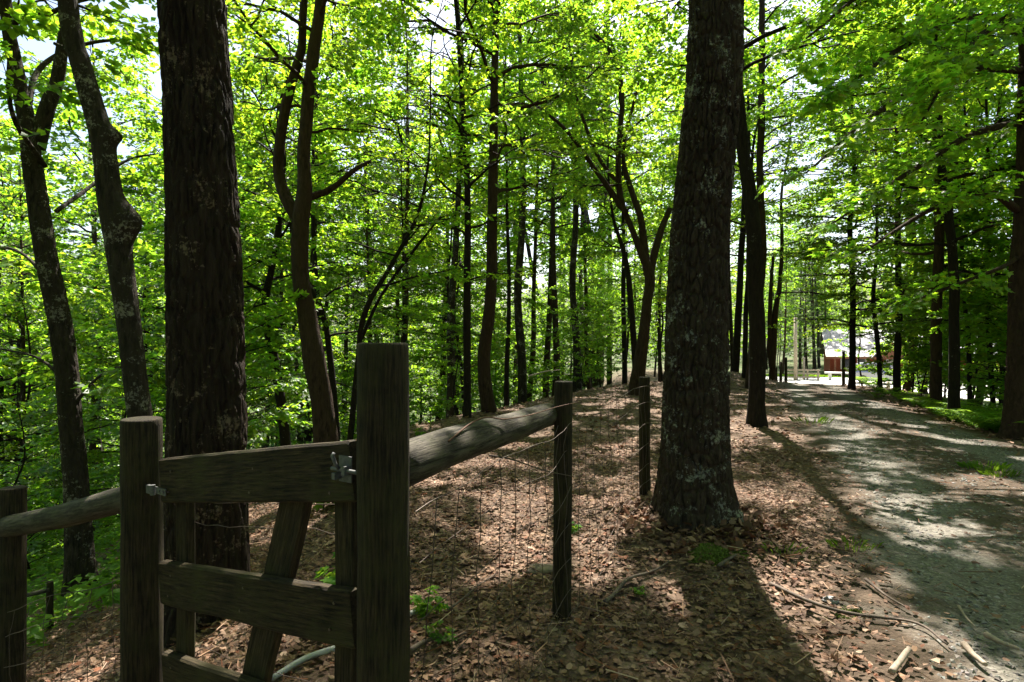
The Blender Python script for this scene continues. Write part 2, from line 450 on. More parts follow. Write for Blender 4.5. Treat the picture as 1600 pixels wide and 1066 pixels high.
def spray(rg, L, leaf, nleaf, lod):
    """flat spray along +x, length L"""
    n = nleaf; t = rg.uniform(.08, 1, n) ** .8
    side = np.where(rg.random(n) < .5, 1, -1)
    lat = side * rg.uniform(.0, .38, n) * L * (1.05 - t * .75)
    p = np.stack([t * L, lat, rg.normal(0, .03, n) * L - .10 * L * t * t - .12 * np.abs(lat)], -1)
    yaw = side * rg.uniform(.2, 1.3, n); pit = rg.normal(.22, .30, n); rol = rg.normal(0, .42, n)
    v = (leaf_l0 if lod == 0 else leaf_l1)(rg, n, leaf)
    return np.einsum('nij,nkj->nki', rotm(yaw, pit, rol), v) + p[:, None]

def in_poly(px, py, poly):
    r = np.zeros(px.shape, bool); n_ = len(poly)
    for i in range(n_):
        (x1, y1), (x2, y2) = poly[i], poly[(i + 1) % n_]
        c = ((y1 > py) != (y2 > py)) & (px < (x2 - x1) * (py - y1) / (y2 - y1 + 1e-9) + x1); r ^= c
    return r
LIT_PATCHES = [([(640, 690), (870, 650), (870, 880), (760, 930), (640, 880)], .46), ([(640, 660), (1040, 600), (1040, 690), (640, 740)], .36),  # ground areas meant to be sunlit; crowns are carved open towards the sun for them
        ([(890, 660), (1020, 640), (1030, 860), (890, 880)], .37), ([(890, 870), (1060, 850), (1100, 1066), (900, 1040)], .42),
        ([(1120, 850), (1230, 880), (1330, 925), (1480, 1000), (1640, 1060), (1640, 1160), (1150, 1160)], .95),
        ([(1200, 596), (1420, 610), (1640, 720), (1640, 760), (1380, 690), (1240, 690)], .44), ([(1400, 750), (1640, 740), (1640, 880), (1440, 870)], .27),
        ([(1040, 600), (1200, 600), (1260, 690), (1130, 700)], .42), ([(380, 680), (560, 680), (560, 840), (380, 840)], .6), ([(150, 860), (240, 860), (240, 1066), (100, 1066)], .4)]
def sun_carve(P):
    """True where a leaf at world point P is cut away so that sun falls on a chosen ground patch"""
    k = P[:, 2] / sdir.z; gx_, gy_ = P[:, 0] - sdir.x * k, P[:, 1] - sdir.y * k
    ok = gy_ > .6; yy_ = np.where(ok, gy_, 1); px_ = 800 + gx_ / yy_ * F; py_ = 533 + (EYE - terrain(gx_, gy_)) / yy_ * F
    nz = .5 + 2.0 * (fbm(gx_ * 1.9 + 3, gy_ * 1.7, 2.2, 2) - .5)
    out = np.zeros(len(P), bool)
    for poly, f in LIT_PATCHES: out |= in_poly(px_, py_, poly) & (nz < f)
    out |= in_lot(gx_, gy_) & (gy_ > 32)
    return out & ok & (P[:, 2] > 1.2)

_ok = np.array([(0, 0), (.14, .09), (.27, .25), (.38, .13), (.52, .30), (.64, .15), (.80, .22), (1, 0), (.80, -.22), (.64, -.15), (.52, -.30), (.38, -.13), (.27, -.25), (.14, -.09)])
_hx = np.array([(0, 0), (.22, .2), (.62, .25), (1, 0), (.62, -.25), (.22, -.2)])
def dry_leaf(rg, n, L, shape):
    """curled dead leaf: outline plus two midrib points"""
    l = L * rg.uniform(.55, 1.3, n); m = len(shape); P = np.concatenate([shape, [(.33, 0), (.68, 0)]]) if m > 8 else shape
    v = np.zeros((n, len(P), 3)); v[..., 0] = P[None, :, 0] * l[:, None]; v[..., 1] = P[None, :, 1] * (l * rg.uniform(.8, 1.6, n))[:, None]
    c1, c2 = rg.normal(.4, .6, (n, 1)), rg.normal(-.15, .4, (n, 1)); tw = rg.normal(0, .5, (n, 1))
    u = P[None, :, 0] - .5; w_ = P[None, :, 1]
    v[..., 2] = l[:, None] * (c1 * w_ * w_ * 2.2 + c2 * u * u * .9 + tw * u * w_) + rg.normal(0, .035, v.shape[:2]) * l[:, None]
    return v

class Crown:
    def __init__(s, seed, leaf=.09, lod=1, per=16, tmpl=6):
        s.rg = np.random.default_rng(seed); s.lod = lod; s.leaf = leaf; s.per = per
        s.T = [spray(s.rg, 1.0, 1.0 * leaf, per, lod) for _ in range(tmpl)]   # unit-long sprays, leaf size true for length 1
        s.out = []; s.tint = []
    def put(s, pos, yaw, pitch, length):
        """arrays"""
        pos = np.asarray(pos); k = s.rg.integers(0, len(s.T), len(pos))
        Rm = rotm(np.asarray(yaw), np.asarray(pitch), s.rg.normal(0, .28, len(pos)))
        for i in range(len(s.T)):
            m = k == i
            if not m.any(): continue
            T = s.T[i]; base = T[:, :1]                                     # scale leaf positions, not the leaves themselves
            loc = base[None] * np.asarray(length)[m][:, None, None, None] + (T - base)[None]
            v = np.einsum('sij,snkj->snki', Rm[m], loc) + pos[m][:, None, None]
            s.out.append(v.reshape(-1, v.shape[2], 3))
            tt = s.rg.uniform(.8, 1.15, (m.sum(), 1)) * s.rg.uniform(.75, 1.25, (m.sum(), v.shape[1]))
            s.tint.append(tt.ravel())
    def mesh(s, name, m, base=None):
        v = np.concatenate(s.out); t = np.concatenate(s.tint)
        if base is not None:
            keep = ~sun_carve(v[:, 0] + np.asarray(base)); v, t = v[keep], t[keep]
        nl, k = v.shape[:2]
        hue = s.rg.normal(0, .10, nl)
        c = np.stack([t * (1 + hue * 1.3), t, t * (1 - hue)], -1)
        c = np.repeat(np.clip(c, .1, 1.9), k, axis=0)
        b = np.arange(nl)[:, None] * k
        if s.lod == 0:
            f = [np.stack([b + 10, b + i, b + (i + 1) % 10], -1).reshape(-1, 3) for i in range(10)]
            f = [np.concatenate(f)]
        else: f = [b + np.arange(4)[None]]
        return mk_mesh(name, v.reshape(-1, 3), f, m, c)

def limb_leaves(cr, pts, start=.25, step=.16, sub=.7, dens=1.0):
    """sprays along a limb polyline on alternating side shoots"""
    seg = np.linalg.norm(np.diff(pts, axis=0), axis=1); L = seg.sum()
    n = max(3, int(L * (1 - start) / step * dens)); rg = cr.rg
    t = np.sort(rg.uniform(start, 1, n)); cum = np.concatenate([[0], np.cumsum(seg)]) / L
    p = np.stack([np.interp(t, cum, pts[:, i]) for i in range(3)], -1)
    i = np.clip(np.searchsorted(cum, t) - 1, 0, len(seg) - 1)
    d = np.diff(pts, axis=0)[i]; yaw0 = np.arctan2(d[:, 1], d[:, 0])
    side = np.where(np.arange(n) % 2, 1, -1) * rg.uniform(.35, 1.25, n) * (1.1 - t * .7)
    yaw = yaw0 + side; ln = sub * rg.uniform(.55, 1.25, n) * (1.15 - .45 * t)
    pit = rg.normal(.02, .18, n) - .25 * d[:, 2] / (np.linalg.norm(d, axis=1) + 1e-9)
    cr.put(p, yaw, pit, ln)
    off = np.stack([np.cos(yaw), np.sin(yaw), -pit * 1.0], -1) * (ln * .75)[:, None]
    m = rg.random(n) < .8
    cr.put((p + off)[m], (yaw + rg.normal(0, .5, n))[m], (pit + rg.normal(.05, .2, n))[m], ln[m] * .75)
    return p, yaw, pit, ln

def grow_limb(rg, p0, az, L, e0, e1, n=7, wob=.18):
    pts = [np.array(p0, float)]; a = az
    for k in range(n):
        f = k / (n - 1); e = e0 + (e1 - e0) * f + rg.normal(0, wob * .6); a += rg.normal(0, wob)
        pts.append(pts[-1] + np.array([math.cos(a) * math.cos(e), math.sin(a) * math.cos(e), math.sin(e)]) * L / n)
    return np.array(pts)

def add_branches(mb, cr, pts, r0, sides=5, sub=.7, dens=1.0, start=.25, twigs=True):
    n = len(pts); mb.tube(pts, r0 * np.linspace(1, .18, n) + .002, sides, cap=False)
    p, yaw, pit, ln = limb_leaves(cr, pts, start, sub=sub, dens=dens)
    if twigs:
        for a, y, q_, l in zip(p[::2], yaw[::2], pit[::2], ln[::2]):
            e = a + np.array([math.cos(y), math.sin(y), -q_]) * l * 1.2; mid = (a + e) / 2 + np.array([0, 0, .04])
            mb.tube(np.array([a, mid, e]), [r0 * .22 + .002, r0 * .14 + .002, .002], 3, cap=False)

def tree_limbs(mb, cr, trunk, rad, z0, z1, nl, Lmax, rg, e=(.75, .1), sub=.75, dens=1.0, shape='round', rr=.3, twigs=True):
    zz = trunk[:, 2]
    for k in range(nl):
        f = (k + rg.random()) / nl; z = z0 + (z1 - z0) * f
        p = np.array([np.interp(z, zz, trunk[:, i]) for i in range(3)]); r = np.interp(z, zz, rad)
        if shape == 'round': L = Lmax * (.45 + .85 * math.sin(math.pi * (.18 + .74 * f))) * rg.uniform(.6, 1.1) * .8
        else: L = Lmax * (1.05 - .75 * f) * rg.uniform(.6, 1.1)
        az = k * 2.4 + rg.normal(0, .5)
        up = e[0] * (.35 + .75 * f)
        pts = grow_limb(rg, p, az, L, up, e[1] + .5 * f, wob=.2)
        add_branches(mb, cr, pts, max(.008, min(r * .5, .012 + L * .011)), 5, sub, dens, twigs=twigs)
        if L > 1.8:
            for j in range(2):
                q0 = pts[rg.integers(2, 5)]
                p2 = grow_limb(rg, q0, az + (1 if j else -1) * rg.uniform(.5, 1.0), L * rg.uniform(.35, .55), up * .6, e[1], 5)
                add_branches(mb, cr, p2, .008 + L * .004, 4, sub * .85, dens, twigs=twigs)

# ------------------------------------------------------------------ hero trees, traced as metric trunks standing on the terrain
def px_path(path, d):
    P = []
    for (x, y, wd) in path:
        v = on_ray(x, y, d); P.append([v[0], v[1], v[2], wd / F * d / 2 * .97 / math.hypot(1, (x - 800) / F)])
    return np.array(P)

def plates(u, v, nu, seed):
    """voronoi plates on an unrolled trunk (u wraps at nu): distance to the nearest crack and a value per plate"""
    iu, iv = np.floor(u), np.floor(v); f1 = np.full(u.shape, 9.); f2 = np.full(u.shape, 9.); pid = np.zeros(u.shape)
    for du in (-1, 0, 1):
        for dv in (-1, 0, 1):
            cu, cv = iu + du, iv + dv; cw = np.mod(cu, nu)
            px_ = cu + .15 + .7 * _hash(cw, cv, cw * 0 + seed); py_ = cv + .1 + .8 * _hash(cw, cv, cw * 0 + seed + 50)
            d = np.hypot(u - px_, v - py_); c = _hash(cw, cv, cw * 0 + seed + 99)
            n = d < f1; f2 = np.where(n, f1, np.minimum(f2, d)); pid = np.where(n, c, pid); f1 = np.where(n, d, f1)
    return f2 - f1, pid

def bark_trunk(mb, pts, rad, sides, rows_h, seed, amp, fu, fv, burls=(), flare=0, base_z=0, base_shift=0):
    """trunk skin with furrowed bark in the geometry"""
    L = np.concatenate([[0], np.cumsum(np.linalg.norm(np.diff(pts, axis=0), axis=1))])
    s = np.concatenate([np.arange(0, min(rows_h[0], L[-1]), rows_h[1]), np.linspace(min(rows_h[0], L[-1]), L[-1], 40)])
    P = np.stack([np.interp(s, L, pts[:, i]) for i in range(3)], -1)
    # smooth the centreline a little
    r = np.interp(s, L, rad); a = np.linspace(0, 2 * np.pi, sides, endpoint=False)
    A, Sg = np.meshgrid(a, s); Rg = np.repeat(r[:, None], sides, 1); R0 = r[:len(r) // 2].mean()
    cx, sx = np.cos(A) * R0, np.sin(A) * R0
    nu = max(6, int(round(2 * np.pi * R0 / fu))); wu = (fbm(cx * 14, sx * 14, Sg * 5 + seed, 3) - .5) * 2.4; wv = (fbm(cx * 10 + 7, sx * 10, Sg * 4 + seed, 2) - .5) * 1.2
    e_, pid = plates(A / (2 * np.pi) * nu + wu, Sg / fv + wv, nu, int(seed))
    e2, pid2 = plates(A / (2 * np.pi) * nu * 2 + wu * 2, Sg / fv * 2.3 + wv, nu * 2, int(seed) + 7)
    disp = amp * (sstep(.02, .34, e_) - .75) + amp * .35 * (pid - .5) + amp * .28 * (sstep(.02, .3, e2) - .6) + amp * .3 * (fbm(cx * 60, sx * 60, Sg * 30, 2) - .5)
    disp *= .55 + .9 * fbm(cx * 5 + 3, sx * 5, Sg * 1.5 + seed, 2)
    disp += .05 * Rg * (fbm(cx * 3 + seed, sx * 3, Sg * .8, 2) - .5) * 2
    if flare:
        h = P[:, 2][:, None] - base_z
        root = .5 + .5 * np.cos(A * 4 + seed + 1.3 * np.sin(A * 2 + 1) + 1.2 * (fbm(cx * 4, sx * 4, Sg * 2, 2) - .5))
        disp += flare * np.exp(-np.maximum(h, 0) / .22) * (.35 + .95 * root ** 1.5) + flare * .2 * np.exp(-np.maximum(h, 0) / .6)
    for (bz, baz, br, bh) in burls:
        da = np.angle(np.exp(1j * (A - baz)))
        disp += br * np.exp(-((P[:, 2][:, None] - bz) / bh) ** 2 - (da / .8) ** 2)
    V = np.stack([P[:, 0][:, None] + (Rg + disp) * np.cos(A), P[:, 1][:, None] + (Rg + disp) * np.sin(A), P[:, 2][:, None] + 0 * A], -1)
    nr = len(s); i = np.arange(nr - 1)[:, None] * sides; j = np.arange(sides)[None]; k = (j + 1) % sides
    mb.add(V.reshape(-1, 3), np.stack([i + j, i + k, i + sides + k, i + sides + j], -1).reshape(-1, 4))

def hero(name, label, path, H, bark, d=None, crown=None, extra=(), near=None, burls=(), flare=0.0, sides=12, leaf=.098, lod=1, per=18, seed=1, lm=None, cat='tree'):
    rg = np.random.default_rng(seed * 13 + 5)
    if d is None: d = pix_ground(path[0][0], path[0][1])[1]
    P = px_path(path, d)
    bx, by = P[0, 0], d; bz = tz(bx, by)
    # continue to the ground and up to full height
    lo = P[0].copy(); lo[2] = bz - .12; lo[3] *= 1.05
    if P[0, 2] - bz > .25: P = np.concatenate([lo[None], P])
    else: P[0, 2] = bz - .12
    top = P[-1]; dirv = (P[-1, :3] - P[-2, :3]); dirv /= np.linalg.norm(dirv) + 1e-9; dirv = dirv * .5 + np.array([0, 0, .5])
    if bz + H > top[2] + .4:
        h = bz + H - top[2]
        e = []
        for f in (.35, .7, 1.0):
            e.append([top[0] + dirv[0] * h * f + rg.normal(0, .12), top[1] + rg.normal(0, .2), top[2] + h * f, max(.012, top[3] * (1 - .9 * f))])
        P = np.concatenate([P, e])
    C = curve(P, max(24, int((P[-1, 2] - P[0, 2]) / .22))); C[:, 3] = np.maximum(C[:, 3], .01)
    C[:, 1] += (fbm(C[:, 2] * .4 + seed, 0, 1) - .5) * (.25 if near else .5) * np.clip((C[:, 2] - bz) / 3, 0, 1)
    base = np.array([bx, by, bz]); T = C[:, :3] - base; rad = C[:, 3]
    root = thing(name, label, cat, base)
    tb = MB()
    if near: bark_trunk(tb, T, rad, near[0], (near[1], near[2]), seed, near[3], near[4], near[5], [(z - bz, a, r, h) for z, a, r, h in burls], flare, 0)
    else:
        if flare: rad = rad + flare * np.exp(-np.maximum(T[:, 2], 0) / .2)
        tb.tube(T, rad, sides, bump=.12, seed=seed)
    cr = Crown(seed, leaf, lod, per)
    br = MB()
    for ex in extra:
        pts = []
        for pnt in ex['p']:
            dd = pnt[3] if len(pnt) > 3 else d
            v = on_ray(pnt[0], pnt[1], dd); pts.append([*(v - base), pnt[2] / F * dd / 2])
        E = curve(pts, max(8, len(pts) * 5))
        if len(ex['p'][0]) == 3: E[:, 1] += (fbm(E[:, 2] * .7 + seed, E[:, 0], 2) - .5) * .4
        lv = ex.get('leaf', 0)
        if not lv:
            xb = MB(); xb.tube(E[:, :3], np.maximum(E[:, 3], .003), 8, bump=.1, seed=seed + 3); obj('dead_branch', xb.mesh('dead_branch', bark, True), root)
        else: br.tube(E[:, :3], np.maximum(E[:, 3], .003), 8, bump=.1, seed=seed + 3)
        if lv:
            c2 = cr
            p, yaw, pit, ln = limb_leaves(c2, E[:, :3], ex.get('start', .15), sub=ex.get('sub', .6), dens=lv)
            for a, y, q_, l in zip(p, yaw, pit, ln):
                e = a + np.array([math.cos(y), math.sin(y), -q_]) * l * 1.3
                br.tube(np.array([a, (a + e) / 2 + np.array([0, 0, .03]), e]), [.006, .004, .002], 3, cap=False)
    if crown:
        z0, z1, nl, Lm = crown[:4]; kw = crown[4] if len(crown) > 4 else {}
        tree_limbs(br, cr, T, rad, z0, z1, nl, Lm, rg, **kw)
    obj('trunk', tb.mesh('trunk', bark, True), root)
    if br.n: obj('branches', br.mesh('branches', bark, True), root)
    if cr.out: obj('crown', cr.mesh('crown', lm or (LEAF, LEAF_YEL, LEAF_OAK, LEAF)[seed % 4], base), root)
    return root

HI = dict(e=(.9, .2), sub=1.0, dens=.9)
MIDC = dict(e=(.7, .05), sub=.75, dens=1.0)
LOWC = dict(e=(.45, -.12), sub=.75, dens=1.25)

hero('oak_tree', 'massive dark brown trunk close behind the wooden gate', [(327, 1000, 135), (326, 700, 128), (324, 550, 124), (322, 400, 120), (313, 200, 114), (303, 0, 110)], 17, BARK_RED, d=3.75,
     crown=(7.5, 16.5, 24, 4.6, HI), near=(176, 5.6, .018, .019, .048, .30), flare=.05, leaf=.15, seed=1)
hero('oak_tree', 'thick furrowed grey brown trunk beside the gravel lane with mossy flared roots', [(1088, 850, 120), (1084, 760, 111), (1086, 600, 104), (1095, 400, 97), (1107, 200, 91), (1117, 0, 86)], 19, BARK_OAK, d=4.75,
     crown=(8, 18.5, 24, 4.6, HI), near=(240, 5.4, .0125, .024, .044, .15), flare=.085, leaf=.15, seed=2)
hero('maple_tree', 'crooked leaning tree with two knobbly burls left of the massive gate trunk', [(250, 930, 50), (218, 640, 42), (203, 500, 42), (188, 400, 44), (178, 330, 44), (168, 250, 40), (155, 190, 40), (133, 110, 37), (112, 0, 34)], 13, BARK_GREY, d=5.6,
     crown=(7.5, 12, 8, 2.2, dict(e=(.9, .2), sub=.8)), near=(72, 5.6, .025, .004, .06, .10), burls=((1.6 - (345 - 533) / F * 5.6, 0.0, .15, .17), (1.6 - (212 - 533) / F * 5.6, 0.1, .09, .08)), leaf=.12, seed=3,
     extra=[dict(p=[(134, 100, 14), (112, 82, 9), (85, 68, 5)])])
hero('maple_tree', 'leaning forked tree at the far left edge above the low fence', [(128, 935, 52), (122, 800, 44), (112, 650, 40), (100, 520, 40), (78, 400, 38), (62, 300, 36), (48, 215, 32), (28, 120, 26), (10, 0, 22)], 12, BARK_GREY, d=6.8,
     crown=(6.5, 11.5, 9, 2.4, dict(e=(.9, .2), sub=.8)), near=(80, 6.2, .025, .010, .045, .12), flare=.05, leaf=.11, seed=4,
     extra=[dict(p=[(52, 230, 24), (76, 150, 20), (95, 60, 16), (104, -60, 12)], leaf=.4, start=.5),
            dict(p=[(40, 200, 10, 6.8), (60, 110, 8, 7.2), (130, 70, 6, 7.8), (215, 60, 3, 8.2)], leaf=1.1, sub=.55),
            dict(p=[(70, 260, 8, 6.8), (20, 180, 7, 6.2), (15, 80, 5, 5.8), (30, 0, 3, 5.6)], leaf=1.1, sub=.55),
            dict(p=[(88, 330, 7, 6.8), (130, 300, 6, 7.4), (200, 250, 4, 8.0), (260, 240, 3, 8.4)], leaf=1.0, sub=.55),
            dict(p=[(95, 470, 7, 6.8), (40, 400, 5, 7.2), (-20, 380, 3, 7.6)], leaf=1.0, sub=.6),
            dict(p=[(110, 640, 6, 6.8), (160, 585, 4, 6.6), (240, 560, 3, 6.4)], leaf=1.0, sub=.5),
            dict(p=[(108, 600, 6, 6.8), (60, 560, 4, 7), (0, 545, 3, 7.2)], leaf=1.0, sub=.5)])
hero('maple_tree', 'curving two stemmed tree with a broken stub branch behind the gate', [(512, 720, 42), (505, 640, 37), (492, 560, 35), (478, 480, 31), (470, 430, 29), (472, 350, 29), (480, 300, 24), (478, 250, 22), (484, 180, 21), (492, 100, 20), (505, 0, 17)], 13, BARK_BROWN, d=10,
     crown=(5.5, 12.5, 18, 3.0, MIDC), flare=.05, seed=5, sides=18,
     extra=[dict(p=[(472, 352, 20), (447, 312, 20), (432, 270, 18), (436, 220, 17), (450, 150, 16), (468, 80, 14), (476, -40, 12)], leaf=.3, start=.7),
            dict(p=[(482, 308, 12), (520, 290, 10), (552, 268, 8), (580, 252, 5)])])
hero('slim_tree', 'thin dark bent tree just left of the curving two stemmed tree', [(447, 700, 18), (432, 570, 15), (418, 480, 13), (436, 380, 10), (445, 250, 8)], 10, BARK_DARK, d=12.5, crown=(3, 9.5, 16, 2.4, MIDC), seed=6)
hero('slim_tree', 'dark slanting tree reaching up right from behind the tall gate post', [(545, 700, 11), (560, 570, 9), (572, 490, 9), (612, 415, 7), (650, 340, 6), (668, 260, 4)], 9, BARK_DARK, d=11.5, crown=(3.2, 8.5, 16, 2.2, MIDC), seed=7,
     extra=[dict(p=[(565, 530, 6), (590, 470, 5), (640, 400, 5), (690, 340, 3)], leaf=.8)])
hero('slim_tree', 'thin dark stem close on the right of the curving two stemmed tree', [(527, 690, 13), (517, 570, 11), (500, 480, 9), (470, 420, 6)], 8, BARK_DARK, d=12, crown=(2.5, 7.5, 14, 2.0, MIDC), seed=8)
hero('slim_tree', 'straight dark slender tree above the round fence rail', [(730, 652, 12), (730, 500, 12), (731, 300, 10), (725, 200, 9), (712, 0, 7)], 13, BARK_DARK, crown=(2.5, 12.5, 24, 2.2, MIDC), seed=9, flare=.02)
hero('maple_tree', 'tall reddish tree with a crooked foot above the round fence rail', [(765, 643, 23), (756, 565, 21), (767, 460, 18), (770, 300, 16), (773, 100, 12), (775, 0, 10)], 15, BARK_BROWN, crown=(4.5, 14.5, 28, 3.5, MIDC), seed=10, flare=.02)
hero('slim_tree', 'slender dark tree right of the tall reddish crooked footed tree', [(808, 628, 11), (808, 500, 10), (806, 380, 9), (800, 150, 7)], 13, BARK_DARK, crown=(4, 12.5, 20, 2.2, MIDC), seed=11)
hero('slim_tree', 'thin tree leaning left just behind the weathered middle fence post', [(862, 614, 9), (847, 500, 9), (833, 430, 7), (815, 330, 5)], 10, BARK_DARK, crown=(3.5, 9.5, 16, 2.0, MIDC), seed=12)
hero('slim_tree', 'reddish straight sapling rising behind the top of the weathered middle post', [(877, 610, 9), (878, 470, 9), (880, 300, 7)], 12, BARK_BROWN, crown=(4, 11.5, 18, 2.0, MIDC), seed=13)
hero('maple_tree', 'dark tree leaning left, first right of the weathered middle post', [(914, 603, 15), (901, 480, 14), (883, 330, 13), (870, 250, 11), (850, 100, 8)], 15, BARK_DARK, crown=(5, 14.5, 26, 3.5, MIDC), seed=14)
hero('maple_tree', 'stout twin topped trunk on the crest left of the forked tree', [(932, 601, 26), (930, 480, 23), (922, 380, 13), (906, 280, 11), (895, 100, 8)], 16, BARK_GREY, crown=(6, 15.5, 26, 3.6, MIDC), seed=15, flare=.05,
     extra=[dict(p=[(934, 480, 15), (940, 370, 12), (942, 250, 9), (950, 0, 6)], leaf=.3, start=.6)])
hero('slim_tree', 'pole straight thin tree on the crest between twin trunk and forked tree', [(952, 600, 9), (953, 400, 8), (950, 150, 6)], 14, BARK_DARK, crown=(5, 13.5, 20, 2.0, MIDC), seed=16)
hero('forked_tree', 'reddish brown tree forking into spreading limbs left of the thick lane oak', [(995, 603, 25), (1003, 540, 19), (1011, 470, 16), (1014, 428, 17), (990, 365, 10), (968, 305, 10), (966, 240, 9), (972, 150, 8), (958, 85, 7), (925, 48, 5)], 11.5, BARK_BROWN, d=17,
     crown=(5.5, 11, 14, 2.6, MIDC), seed=17, flare=.02, sides=16,
     extra=[dict(p=[(1014, 432, 14), (1030, 370, 11), (1048, 325, 8)]),
            dict(p=[(1012, 430, 13), (1002, 350, 11), (985, 295, 9), (975, 230, 6), (1000, 120, 4)], leaf=.6, start=.3),
            dict(p=[(978, 335, 10), (930, 265, 8), (880, 200, 6), (820, 150, 3)], leaf=.8),
            dict(p=[(968, 290, 7), (930, 235, 6), (900, 150, 5), (890, 60, 3)], leaf=.8)])
hero('slim_tree', 'thin bowed stem hugging the left side of the forked tree', [(993, 585, 10), (986, 480, 10), (976, 400, 8), (958, 340, 5)], 10, BARK_DARK, d=20, crown=(4, 9.5, 14, 2.0, MIDC), seed=18)
hero('dark_tree', 'blackish leaning trunk standing between thick oak and gravel lane', [(1182, 666, 32), (1182, 600, 27), (1181, 450, 26), (1172, 300, 23), (1159, 200, 20), (1150, 120, 18), (1138, 0, 15)], 15, BARK_DARK,
     crown=(6.5, 14.5, 28, 4.4, dict(e=(.8, .1), sub=.9)), seed=19, flare=.05, sides=20, leaf=.12)
hero('tall_tree', 'tall slender brown trunk rising behind the blackish leaning trunk', [(1170, 602, 15), (1178, 520, 14), (1192, 400, 13), (1188, 280, 12), (1190, 0, 10)], 18, BARK_BROWN, d=19, crown=(7, 17.5, 22, 3.0, MIDC), seed=20)
hero('slim_tree', 'straight dark tree on the leaf mound beside the thick lane oak', [(1148, 588, 13), (1156, 450, 11), (1163, 300, 9)], 14, BARK_DARK, d=23, crown=(4.5, 13.5, 22, 2.6, MIDC), seed=21)
hero('slim_tree', 'thin dark stem squeezed left of the blackish leaning trunk', [(1163, 606, 9), (1167, 450, 8), (1172, 300, 6)], 11, BARK_DARK, d=20.5, crown=(5, 10.5, 16, 2.2, MIDC), seed=22)
hero('slim_tree', 'V shaped pair of thin stems left of where the lane meets the yard', [(1206, 594, 11), (1210, 500, 10), (1220, 420, 7)], 13, BARK_BROWN, d=24, crown=(5, 12.5, 20, 2.6, MIDC), seed=23,
     extra=[dict(p=[(1206, 580, 8), (1202, 500, 7), (1208, 400, 5)], leaf=.5, start=.6)])
hero('slim_tree', 'straight dark tree on the lane edge in front of the red cabin wall', [(1331, 609, 12), (1332, 480, 10), (1332, 370, 9), (1330, 200, 6)], 12, BARK_DARK, crown=(1.7, 11.5, 30, 2.6, LOWC), seed=24, flare=.03)
hero('slim_tree', 'slender dark tree in front of the parked silver car', [(1376, 611, 8), (1370, 500, 8), (1366, 400, 6)], 9, BARK_DARK, crown=(1.6, 8.5, 28, 2.4, LOWC), seed=25)
hero('dark_tree', 'dark straight tree right of the parked silver car', [(1402, 617, 13), (1401, 450, 11), (1398, 250, 9)], 13, BARK_DARK, crown=(2.0, 12.5, 28, 2.6, LOWC), seed=26, flare=.02)
hero('dark_tree', 'thick dark brown trunk left of the slightly bowed lane tree', [(1462, 643, 20), (1460, 450, 18), (1462, 250, 15), (1462, 0, 11)], 15, BARK_BROWN, crown=(3, 14.5, 30, 3.8, LOWC), seed=27, flare=.03, sides=16)
hero('dark_tree', 'slightly bowed dark trunk at the right verge among ferns', [(1491, 658, 21), (1486, 500, 18), (1484, 380, 17), (1476, 250, 15), (1470, 100, 12)], 14, BARK_DARK, crown=(2.8, 13.5, 30, 3.9, LOWC), seed=28, flare=.03, sides=16)
hero('slim_tree', 'thin straight stem just right of the slightly bowed verge trunk', [(1515, 650, 9), (1512, 500, 8), (1508, 350, 7)], 11, BARK_DARK, d=14, crown=(1.6, 10.5, 24, 2.2, LOWC), seed=29)
hero('slim_tree', 'thin dark tree midway between bowed verge trunk and the right edge oak', [(1553, 660, 10), (1549, 500, 9), (1545, 300, 7)], 11, BARK_DARK, d=13.5, crown=(1.6, 10.5, 24, 2.2, LOWC), seed=30)
T28 = hero('maple_tree', 'scaly brown trunk at the right edge with long branches over the lane', [(1588, 684, 48), (1591, 600, 42), (1593, 500, 38), (1597, 300, 32), (1601, 100, 28), (1603, 0, 26)], 14, BARK_BROWN, 
     d=9.4, near=(100, 7, .025, .012, .06, .10), flare=.06, seed=31, leaf=.105, lod=0, per=15,
     extra=[dict(p=[(1592, 330, 12, 9.4), (1540, 300, 10, 8.8), (1450, 330, 7, 8.2), (1340, 400, 3, 7.8)], leaf=1.5, sub=.6),
            dict(p=[(1600, 190, 12, 9.4), (1520, 210, 10, 8.8), (1420, 270, 8, 8.0), (1300, 350, 3, 7.2)], leaf=1.5, sub=.6),
            dict(p=[(1600, 110, 12, 9.4), (1500, 110, 10, 8.5), (1380, 170, 8, 7.6), (1260, 270, 3, 6.8)], leaf=1.5, sub=.6),
            dict(p=[(1600, 30, 12, 9.4), (1500, 30, 10, 8.2), (1400, 80, 8, 7.2), (1290, 160, 3, 6.4)], leaf=1.5, sub=.6),
            dict(p=[(1600, -60, 12, 9.4), (1500, -60, 10, 8.2), (1380, -30, 8, 7.2), (1260, 60, 3, 6.5)], leaf=1.5, sub=.6),
            dict(p=[(1600, 60, 12, 9.4), (1560, 40, 10, 8.0), (1500, 90, 8, 6.8), (1440, 190, 3, 6.0)], leaf=1.5, sub=.6),
            dict(p=[(1595, 400, 8, 9.4), (1560, 420, 6, 9.2), (1480, 450, 5, 9.0), (1400, 480, 3, 8.8)], leaf=1.2, sub=.55),
            dict(p=[(1595, 250, 10, 9.4), (1660, 200, 8, 9.0), (1740, 240, 4, 8.6)], leaf=1.2, sub=.6)],
     crown=(8.5, 13.5, 7, 2.4, dict(e=(.7, 0), sub=.8, dens=.5)))

